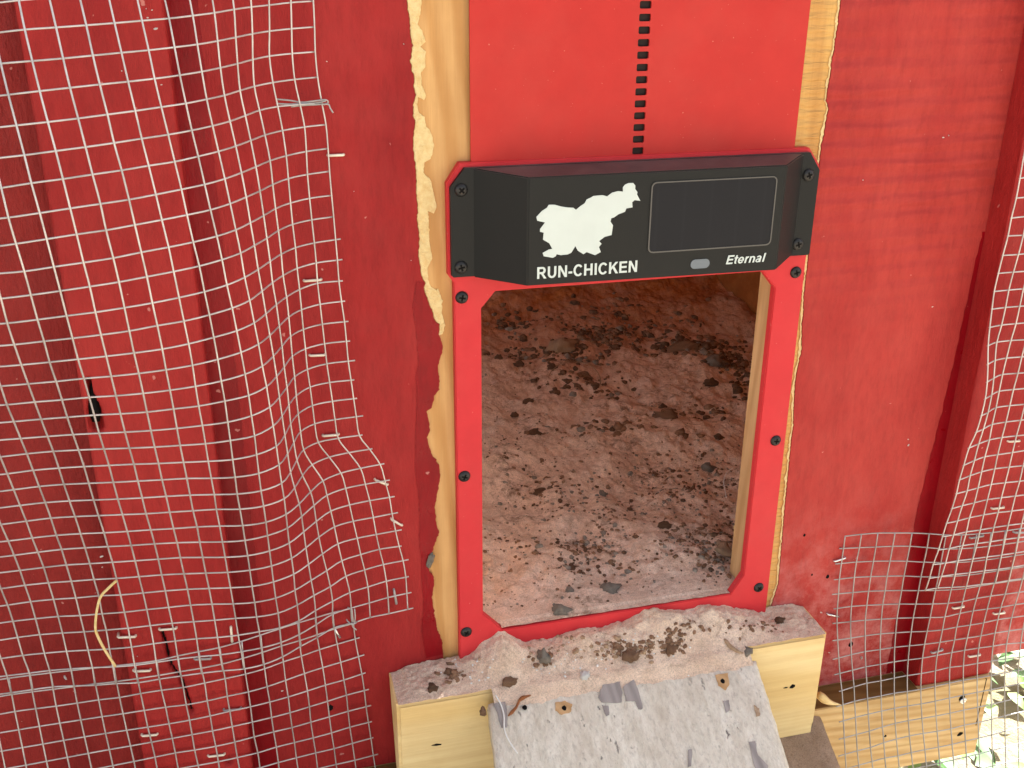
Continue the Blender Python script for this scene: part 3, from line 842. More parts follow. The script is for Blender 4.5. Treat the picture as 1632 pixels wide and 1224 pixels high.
# sand-strewn board under the ramp
q0 = at(1308, 1139, -0.0252)
lowd = Vector((-0.086, -1, -0.36)).normalized()
lowx = Vector((1, 0, 0)); lowx = (lowx - lowd * lowx.dot(lowd)).normalized()
lown = lowd.cross(lowx)
if lown.z < 0: lown = -lown
low = thing('lower_board', 'sand covered board sloping away beneath the white ramp', 'board', q0)
vs, fs = [], []
nx, ny = 40, 60
for j in range(ny + 1):
    for i in range(nx + 1):
        s, t = i / nx, j / ny
        p = q0 - lowx * (0.34 * (1 - s)) + lowd * (0.5 * t)
        h = 0.003 * noise.fractal(p * 45, 1.0, 2.0, 4) - (0.004 if i == nx else 0)
        vs.append(p + lown * h + lowx * (0.002 * noise.noise((t * 60, 0, 2)) if i == nx else 0))
for j in range(ny):
    for i in range(nx):
        a = j * (nx + 1) + i
        fs.append((a, a + nx + 1, a + nx + 2, a + 1))
from_py('sand_cover', vs, fs, M['dirt'], low, True)
vs = [q0 + lowx * a + lowd * b + lown * c for a in (-0.34, -0.0015) for b in (0.0, 0.5) for c in (-0.022, -0.0055)]
from_py('plank', vs, [(0, 1, 3, 2), (4, 6, 7, 5), (0, 4, 5, 1), (2, 3, 7, 6), (0, 2, 6, 4), (1, 5, 7, 3)], M['pine_board'], low)

# ------------------------------------------------------------------ sand
prof = [(296, 372), (360, 322), (420, 276), (440, 276), (480, 300), (540, 312), (600, 300), (690, 270), (760, 262), (850, 240), (950, 195), (1060, 205), (1145, 185), (1200, 190), (1300, 205), (1330, 212)]
PY = -0.003
pp = [at(600 + x / 2.147, 880 + y / 2.147, PY) for x, y in prof]
px = np.array([-0.075, BX0 + 0.004, -0.045] + [p.x for p in pp] + [0.325, BX1 - 0.002, 0.36])
pz = np.array([BZ1 + 0.0005, BZ1 + 0.0006, BZ1 + 0.006] + [p.z for p in pp] + [BZ1 + 0.006, BZ1 + 0.0008, BZ1 + 0.0005])
def ramp_z(x, y):
    return pL.z - ((x - pL.x) * nn.x + (y - pL.y) * nn.y) / nn.z
RX0, RX1 = pL.x, pR.x
def heap(x, y):
    zp = float(np.interp(x, px, pz))
    n = noise.fractal((x * 50, y * 50, 2.0), 0.8, 2.0, 6) + 0.35 * noise.fractal((x * 190, y * 190, 7.0), 0.8, 2.0, 3)
    if y >= -0.010:
        z = zp + 0.0032 * n
    else:
        on = RX0 + 0.004 < x < RX1 - 0.004
        ys_ = -0.043 if on else BY - 0.0006
        zs_ = BZ1 + (0.0010 if on else 0.0003)
        t = min(1.0, (-0.010 - y) / (-0.010 - ys_))
        e = t * t * (3 - 2 * t) * 0.6 + t * 0.4
        z = zp + (zs_ - zp) * e + 0.0042 * n * (1 - 0.75 * t)
        if on and y < ys_:
            ye = -0.0570 - 0.005 * noise.noise((x * 60, 0, 0)) - 0.003 * noise.noise((x * 170, 5, 0))
            u_ = (ys_ - y) / (ys_ - ye)
            zr = ramp_z(x, y)
            z = z + (zr - 0.0006 - z) * min(1.0, u_ * (2 - u_) if u_ < 1 else 1.0) if u_ < 1 else zr - 0.0015
    return z
vs, fs = [], []
nx, ny = 300, 60
ys = [0.0058 - (0.0058 + 0.068) * j / ny for j in range(ny + 1)]
idx = {}
for j, y in enumerate(ys):
    for i in range(nx + 1):
        x = BX0 + 0.0015 + (BX1 - BX0 - 0.003) * i / nx
        if y < BY + 0.0004 and not (RX0 + 0.0045 < x < RX1 - 0.0045): continue
        idx[(i, j)] = len(vs)
        vs.append((x, y, max(heap(x, y), BZ1 + 0.0002) if y > BY else heap(x, y)))
for j in range(ny):
    for i in range(nx):
        k = [(i, j), (i + 1, j), (i + 1, j + 1), (i, j + 1)]
        if all(q in idx for q in k): fs.append([idx[q] for q in k])
so = from_py('spilled_sand', vs, fs, M['sand_out'], None, True)
tag(so, 'pinkish sand heaped on the pine block below the door frame', 'sand', kind='stuff')

FX0, FX1, FY0, FY1 = -0.45, 0.6255, 0.0012, BWY - 0.001
def floor_z(x, y):
    z = 0.012 * noise.fractal((x * 9, y * 9, 0.3), 1.0, 2.0, 3) + 0.007 * noise.noise((x * 21, y * 21, 5.5)) + 0.0045 * noise.fractal((x * 34, y * 34, 3.3), 0.8, 2.0, 5) + 0.0016 * noise.fractal((x * 130, y * 130, 8.3), 0.8, 2.0, 3)
    z += 0.012 * math.exp(-((y - 0.30 - 0.15 * x) / 0.05) ** 2) * (0.5 + 0.5 * noise.noise((x * 8, 1, 0)))
    z += 0.055 * (max(0, y - 0.45) / 0.5) ** 1.5
    k = min(1, max(0, (y - 0.012) / 0.05))
    edge = (-0.0022 if y < 0.009 else -0.0008) + 0.0009 * noise.noise((x * 80, 0, 0))
    return edge + (z - edge + 0.001) * k
nx, ny = 400, 340
vs, fs = [], []
for j in range(ny + 1):
    t = j / ny
    y = FY0 + (FY1 - FY0) * (0.45 * t + 0.55 * t * t)
    for i in range(nx + 1):
        x = FX0 * (1 - i / 60) if i < 60 else FX1 * (i - 60) / (nx - 60)
        if y < 0.0087: x = min(max(x, 0.0335), 0.2605)
        elif y < RB + 0.001: x = min(max(x, OX0 + 0.0005), OX1 - 0.0018)
        vs.append((x, y, floor_z(x, y)))
for j in range(ny):
    for i in range(nx):
        a = j * (nx + 1) + i
        fs.append((a, a + 1, a + nx + 2, a + nx + 1))
fo = from_py('sand_floor', vs, fs, M['sand_in'], None, True)
tag(fo, 'sand litter strewn with droppings over the floor inside the coop', 'sand', kind='stuff')

# litter: droppings and grit too many to count
ico = bmesh.new(); bmesh.ops.create_icosphere(ico, subdivisions=1, radius=1.0)
ICO_V = [v.co.copy() for v in ico.verts]; ICO_F = [[v.index for v in f.verts] for f in ico.faces]; ico.free()
def litter(name, items, mat, label, cat):
    vs, fs = [], []
    for p, r in items:
        b = len(vs)
        a = random.uniform(0, 6.28); ca, sa = math.cos(a), math.sin(a)
        sx, sy, sz = r * random.uniform(0.8, 1.6), r * random.uniform(0.7, 1.2), r * random.uniform(0.6, 1.0)
        sd_ = Vector((random.uniform(0, 99), 0, 0))
        for v in ICO_V:
            k = 1 + 0.55 * noise.noise(v * 1.6 + sd_)
            x, y, z = v.x * sx * k, v.y * sy * k, v.z * sz * k
            vs.append((p.x + x * ca - y * sa, p.y + x * sa + y * ca, p.z + z))
        fs += [[i + b for i in f] for f in ICO_F]
    o = from_py(name, vs, fs, mat, None, True)
    return tag(o, label, cat, kind='stuff')
rnd = random.Random(11)
clusters = [(880, 572, 60, 10, 60), (960, 548, 60, 12, 60), (1110, 560, 70, 12, 90), (1160, 580, 40, 10, 40), (820, 530, 40, 18, 24), (1000, 520, 90, 20, 40), (930, 610, 60, 15, 30), (1180, 600, 20, 30, 20), (1090, 660, 60, 10, 40), (950, 690, 80, 10, 40),
            (1060, 740, 60, 26, 120), (1100, 790, 50, 25, 110), (1150, 760, 40, 25, 60), (900, 770, 70, 22, 60), (960, 820, 60, 25, 100), (920, 880, 25, 25, 80), (950, 860, 30, 20, 60), (1110, 870, 45, 25, 120), (1140, 890, 40, 20, 90), (1160, 840, 20, 20, 50), (860, 790, 50, 25, 50), (790, 720, 40, 15, 25), (1000, 900, 50, 20, 40), (840, 870, 50, 30, 30)]
dark, grey, brown = [], [], []
def drop(u, v, r, arr):
    p = atz(u, v, 0.004)
    if not (OX0 < p.x or p.y > 0.04) or p.y < 0.012 or p.x > 0.615 or p.y > BWY - 0.01: return
    p.z = floor_z(p.x, p.y) - r * 0.05
    arr.append((p, r))
for u, v, su, sv, n in clusters:
    for k in range(int(n * (0.95 if v > 640 else 2.6))):
        uu, vv = rnd.gauss(u, su * 0.65), rnd.gauss(v, sv * 0.65)
        r = rnd.choice((0.0010, 0.0012, 0.0014, 0.0017, 0.0020, 0.0024, 0.0032)) * (1.0 if vv > 700 else 2.1)
        q_ = rnd.random()
        drop(uu, vv, r, grey if q_ < (0.3 if vv > 720 else 0.10) else (brown if q_ < (0.66 if vv > 640 else 0.4) else dark))
for k in range(750):
    uu, vv = rnd.uniform(768, 1200), rnd.uniform(510, 960)
    drop(uu, vv, rnd.choice((0.0008, 0.0010, 0.0013, 0.0018)), rnd.choice((dark, brown, brown, grey)))
litter('dropping_litter', dark, M['clod_dark'], 'small dark droppings scattered over the sand inside the coop', 'droppings')
litter('brown_litter', brown, M['clod_brown'], 'small brown crumbs scattered over the sand inside the coop', 'droppings')
litter('grey_litter', grey, M['clod_grey'], 'small grey droppings and grit scattered over the sand inside the coop', 'droppings')
ol, og, ow = [], [], []
for u, v, su, sv, n, arr in ((1000, 1035, 30, 12, 60, ol), (1060, 1025, 25, 10, 45, ol), (720, 1075, 12, 10, 25, ol), (865, 1050, 15, 12, 20, ol), (1090, 1000, 25, 8, 20, ol), (950, 1030, 90, 14, 60, og), (1200, 1000, 40, 12, 16, ol), (900, 1060, 120, 14, 60, ow), (1000, 1030, 60, 16, 30, ow), (740, 1075, 40, 14, 16, ow)):
    for k in range(n * 2):
        uu, vv = rnd.gauss(u, su * 0.7), rnd.gauss(v, sv * 0.7)
        y = rnd.uniform(-0.048, -0.006)
        # slide the pixel ray until it meets the heap
        best = None
        for s in range(50):
            yy = -0.056 + 0.0012 * s
            p = at(uu, vv, yy)
            if BX0 + 0.003 < p.x < BX1 - 0.003 and p.z <= heap(p.x, yy):
                best = p; break
        if best is None: continue
        r = rnd.choice((0.0008, 0.0011, 0.0015, 0.0021, 0.0027)) * (0.5 if arr is ow else 1)
        arr.append((best, r))
litter('dropping_crumbs', ol, M['clod_brown'], 'brown crumbs mixed into the sand heap outside', 'droppings')
litter('grit', og, M['clod_tan'], 'tan grit lying on the sand heap outside', 'grit')
litter('oyster_grit', ow, M['stone_white'], 'tiny white grit on the sand heap outside', 'grit')

# larger lumps that can be picked out
lump_me = []
for k in range(4):
    a = blob_mesh('lump', 10 + k, 0.75, 3, 0.55)
    for v in a.vertices: v.co *= 1 + 0.22 * noise.fractal(v.co * 5 + Vector((k, 0, 0)), 0.8, 2.0, 3)
    a.polygons.foreach_set('use_smooth', [True] * len(a.polygons))
    lump_me.append(a)
def lump(name, p, s, mat, label, cat, group=None):
    me = random.choice(lump_me).copy()
    k_ = (s[0] * s[1]) ** 0.5
    s = (s[0] * 0.72, s[1] * 0.85, max(s[2], 0.75 * k_))
    me.materials.append(mat)
    o = put(name, me, p, s, None, (random.uniform(-.2, .2), random.uniform(-.2, .2), random.uniform(-.5, .5)))
    return tag(o, label, cat, group)
def on_floor(u, v, dz=0.0):
    p = atz(u, v, 0.003)
    for k in range(6):
        p = atz(u, v, floor_z(p.x, p.y))
    return p + Vector((0, 0, dz))
def on_heap(u, v):
    for s in range(60):
        p = at(u, v, -0.055 + 0.001 * s)
        if p.z <= heap(p.x, p.y): return p
    return at(u, v, -0.02)
gp = 'clods on the sand inside the coop'
for u, v, s, mat, lab in (
    (852, 690, (0.010, 0.007, 0.006), 'clod_dark', 'blackish clod alone on pale sand left of the middle of the coop floor'),
    (826, 582, (0.012, 0.008, 0.008), 'clod_dark', 'dark square clod near the left end of the back litter band'),
    (880, 586, (0.010, 0.008, 0.007), 'clod_dark', 'dark clod just right of the square clod at the back litter band'),
    (820, 662, (0.008, 0.005, 0.005), 'clod_dark', 'small black clod up and left of the lone blackish clod'),
    (842, 640, (0.010, 0.006, 0.004), 'clod_dark', 'flat brown dropping between two small black clods'),
    (795, 570, (0.008, 0.006, 0.005), 'clod_dark', 'dark clod close to the left jamb at the back'),
    (930, 600, (0.014, 0.009, 0.006), 'clod_brown', 'wide dark dropping inside the faint straw ring'),
    (895, 556, (0.034, 0.020, 0.014), 'clod_tan', 'large sand caked lump in the back litter band'),
    (1090, 556, (0.030, 0.014, 0.012), 'clod_brown', 'long grey crusted dropping at the back right'),
    (1140, 578, (0.022, 0.014, 0.010), 'clod_grey', 'grey crusted dropping nearest the right jamb at the back'),
    (1062, 664, (0.022, 0.010, 0.008), 'clod_brown', 'elongated brown dropping on pale sand right of the middle'),
    (1145, 698, (0.008, 0.007, 0.006), 'clod_dark', 'dark round clod near the right jamb below the middle'),
    (1132, 612, (0.016, 0.009, 0.006), 'clod_dark', 'flat dark dropping below the grey crusts at right'),
    (1115, 526, (0.012, 0.009, 0.012), 'clod_dark', 'upright dark clod against the back of the coop'),
    (862, 785, (0.012, 0.006, 0.005), 'clod_dark', 'flat dark dropping in the left half below the middle'),
    (960, 788, (0.006, 0.006, 0.004), 'clod_grey', 'small bluish grey dropping near the centre of the floor'),
    (910, 905, (0.006, 0.007, 0.005), 'clod_dark', 'black clump at the lower centre of the floor'),
    (908, 940, (0.005, 0.004, 0.003), 'clod_grey', 'small dark grey pebble below the black clump'),
    (970, 940, (0.013, 0.009, 0.004), 'clod_grey', 'flat grey dropping just inside the door sill'),
    (893, 973, (0.011, 0.008, 0.004), 'clod_grey', 'grey crumbly dropping right at the sill, left of centre'),
    (1150, 876, (0.013, 0.013, 0.008), 'clod_tan', 'round grey tan stone beside the right jamb'),
    (1128, 745, (0.010, 0.008, 0.005), 'clod_grey', 'grey dropping upper right of the pale straw'),
    (1060, 838, (0.009, 0.007, 0.005), 'clod_dark', 'dark dropping at the left rim of the right hand litter patch')):
    lump('dropping', on_floor(u, v), s, M[mat], lab, 'dropping', gp)
gp2 = 'lumps on the sand heap outside'
for u, v, s, mat, lab in (
    (866, 1050, (0.007, 0.007, 0.013), 'clod_grey', 'upright grey stone sunk in the sand heap under the frame'),
    (812, 1086, (0.009, 0.006, 0.005), 'clod_brown', 'dark clod on the sand heap above the ramp\'s left corner'),
    (715, 1071, (0.006, 0.005, 0.004), 'clod_brown', 'grey brown clod on the left shoulder of the sand heap'),
    (690, 1097, (0.006, 0.005, 0.003), 'clod_dark', 'flat dark crumb on the thin sand near the block\'s left end'),
    (1005, 1045, (0.010, 0.008, 0.006), 'clod_brown', 'crumbly dark clod in the middle of the sand heap'),
    (1068, 1035, (0.008, 0.007, 0.005), 'clod_brown', 'crumbly dark clod right of the middle of the sand heap'),
    (1192, 1038, (0.006, 0.005, 0.004), 'clod_grey', 'small grey pebble at the ramp\'s upper right corner'),
    (770, 1134, (0.004, 0.003, 0.006), 'clod_brown', 'brown grey crumb wedged between block and ramp\'s left edge'),
    (1242, 989, (0.006, 0.005, 0.004), 'clod_dark', 'brown crumb on the sand at the block\'s right end')):
    lump('lump', on_heap(u, v), s, M[mat], lab, 'clod', gp2)
lump('shell_chip', on_heap(932, 1079) + Vector((0, 0, 0.002)), (0.0062, 0.0045, 0.005), M['stone_white'], 'white shell chip on the sand above the ramp', 'shell chip')
lump('seed_husk', at(686, 893, PF - 0.001), (0.0036, 0.0022, 0.010), M['clod_grey'], 'small olive husk stuck to the torn paint edge', 'husk').rotation_euler = (0, 0.25, 0)

# straws and fibres
def straw(pts, r, mat, label, cat='straw'):
    n = len(pts)
    o = tube('straw', spline(pts, 6), r, mat, None, 6)
    return tag(o, label, cat)
straw([at(u, v, -0.0385) for u, v in ((186, 925), (172, 938), (160, 952), (154, 975), (152, 1000), (155, 1012), (166, 1034), (184, 1062))], 0.00105, M['straw'], 'thin curved yellow straw caught in the left wire mesh')
straw([on_floor(u, v, 0.004) for u, v in ((1168, 750), (1158, 758), (1153, 772), (1155, 785), (1157, 798))], 0.0006, M['stone_white'], 'pale fibre on the sand beside the right jamb')
straw([at(1170, 838, 0.034), at(1172, 850, 0.03), at(1177, 866, 0.022), at(1184, 880, 0.012)], 0.0007, M['straw'], 'pale straw leaning on the foot of the right jamb')
straw([atp(u, v, pL + nn * 0.0022, nn) for u, v in ((790, 1108), (798, 1122), (803, 1140), (804, 1162), (811, 1180), (825, 1201))], 0.0007, M['stone_white'], 'white curly fibre lying on the ramp\'s left side')
straw([atp(u, v, pL + nn * 0.0028, nn) for u, v in ((810, 1141), (822, 1128), (830, 1114), (846, 1108))], [0.0006, 0.001, 0.0016, 0.0018, 0.0016, 0.0014, 0.0013, 0.0012, 0.0012, 0.0012, 0.0013, 0.0015, 0.0018, 0.002, 0.0018, 0.0013, 0.001, 0.0008, 0.0005], M['leaf_brown'], 'reddish brown dry stem at the upper left of the ramp', 'stem')
straw([on_heap(u, v) + Vector((0, 0, 0.0012)) for u, v in ((1154, 1020), (1162, 1030), (1172, 1038), (1184, 1043))], [0.0008, 0.0013, 0.0017, 0.002, 0.002, 0.002, 0.002, 0.002, 0.002, 0.002, 0.002, 0.0019, 0.0018, 0.0017, 0.0015, 0.0013, 0.001, 0.0008, 0.0006], M['clod_tan'], 'rolled tan bark strip at the ramp\'s upper right', 'bark')
ring = []
for k in range(15):
    a = math.radians(-100 + 200 * k / 14)
    ring.append(on_floor(915 + 42 * math.sin(a) , 610 - 32 * math.cos(a), 0.002))
straw(ring, 0.0007, M['clod_tan'], 'thin straw bent into a ring on the sand in the back half')
sp_ = at(1306, 1110, -0.0255)
straw([sp_ + Vector((-0.004, -0.004, 0.006)), sp_ + Vector((0.008, -0.006, -0.004)), sp_ + Vector((0.022, -0.006, -0.010))], [0.004, 0.0042, 0.0045, 0.0045, 0.004, 0.0035, 0.003, 0.0025, 0.002, 0.0016, 0.0012, 0.0008, 0.0004], M['pine'], 'split pine splinter beside the block\'s right end', 'splinter')

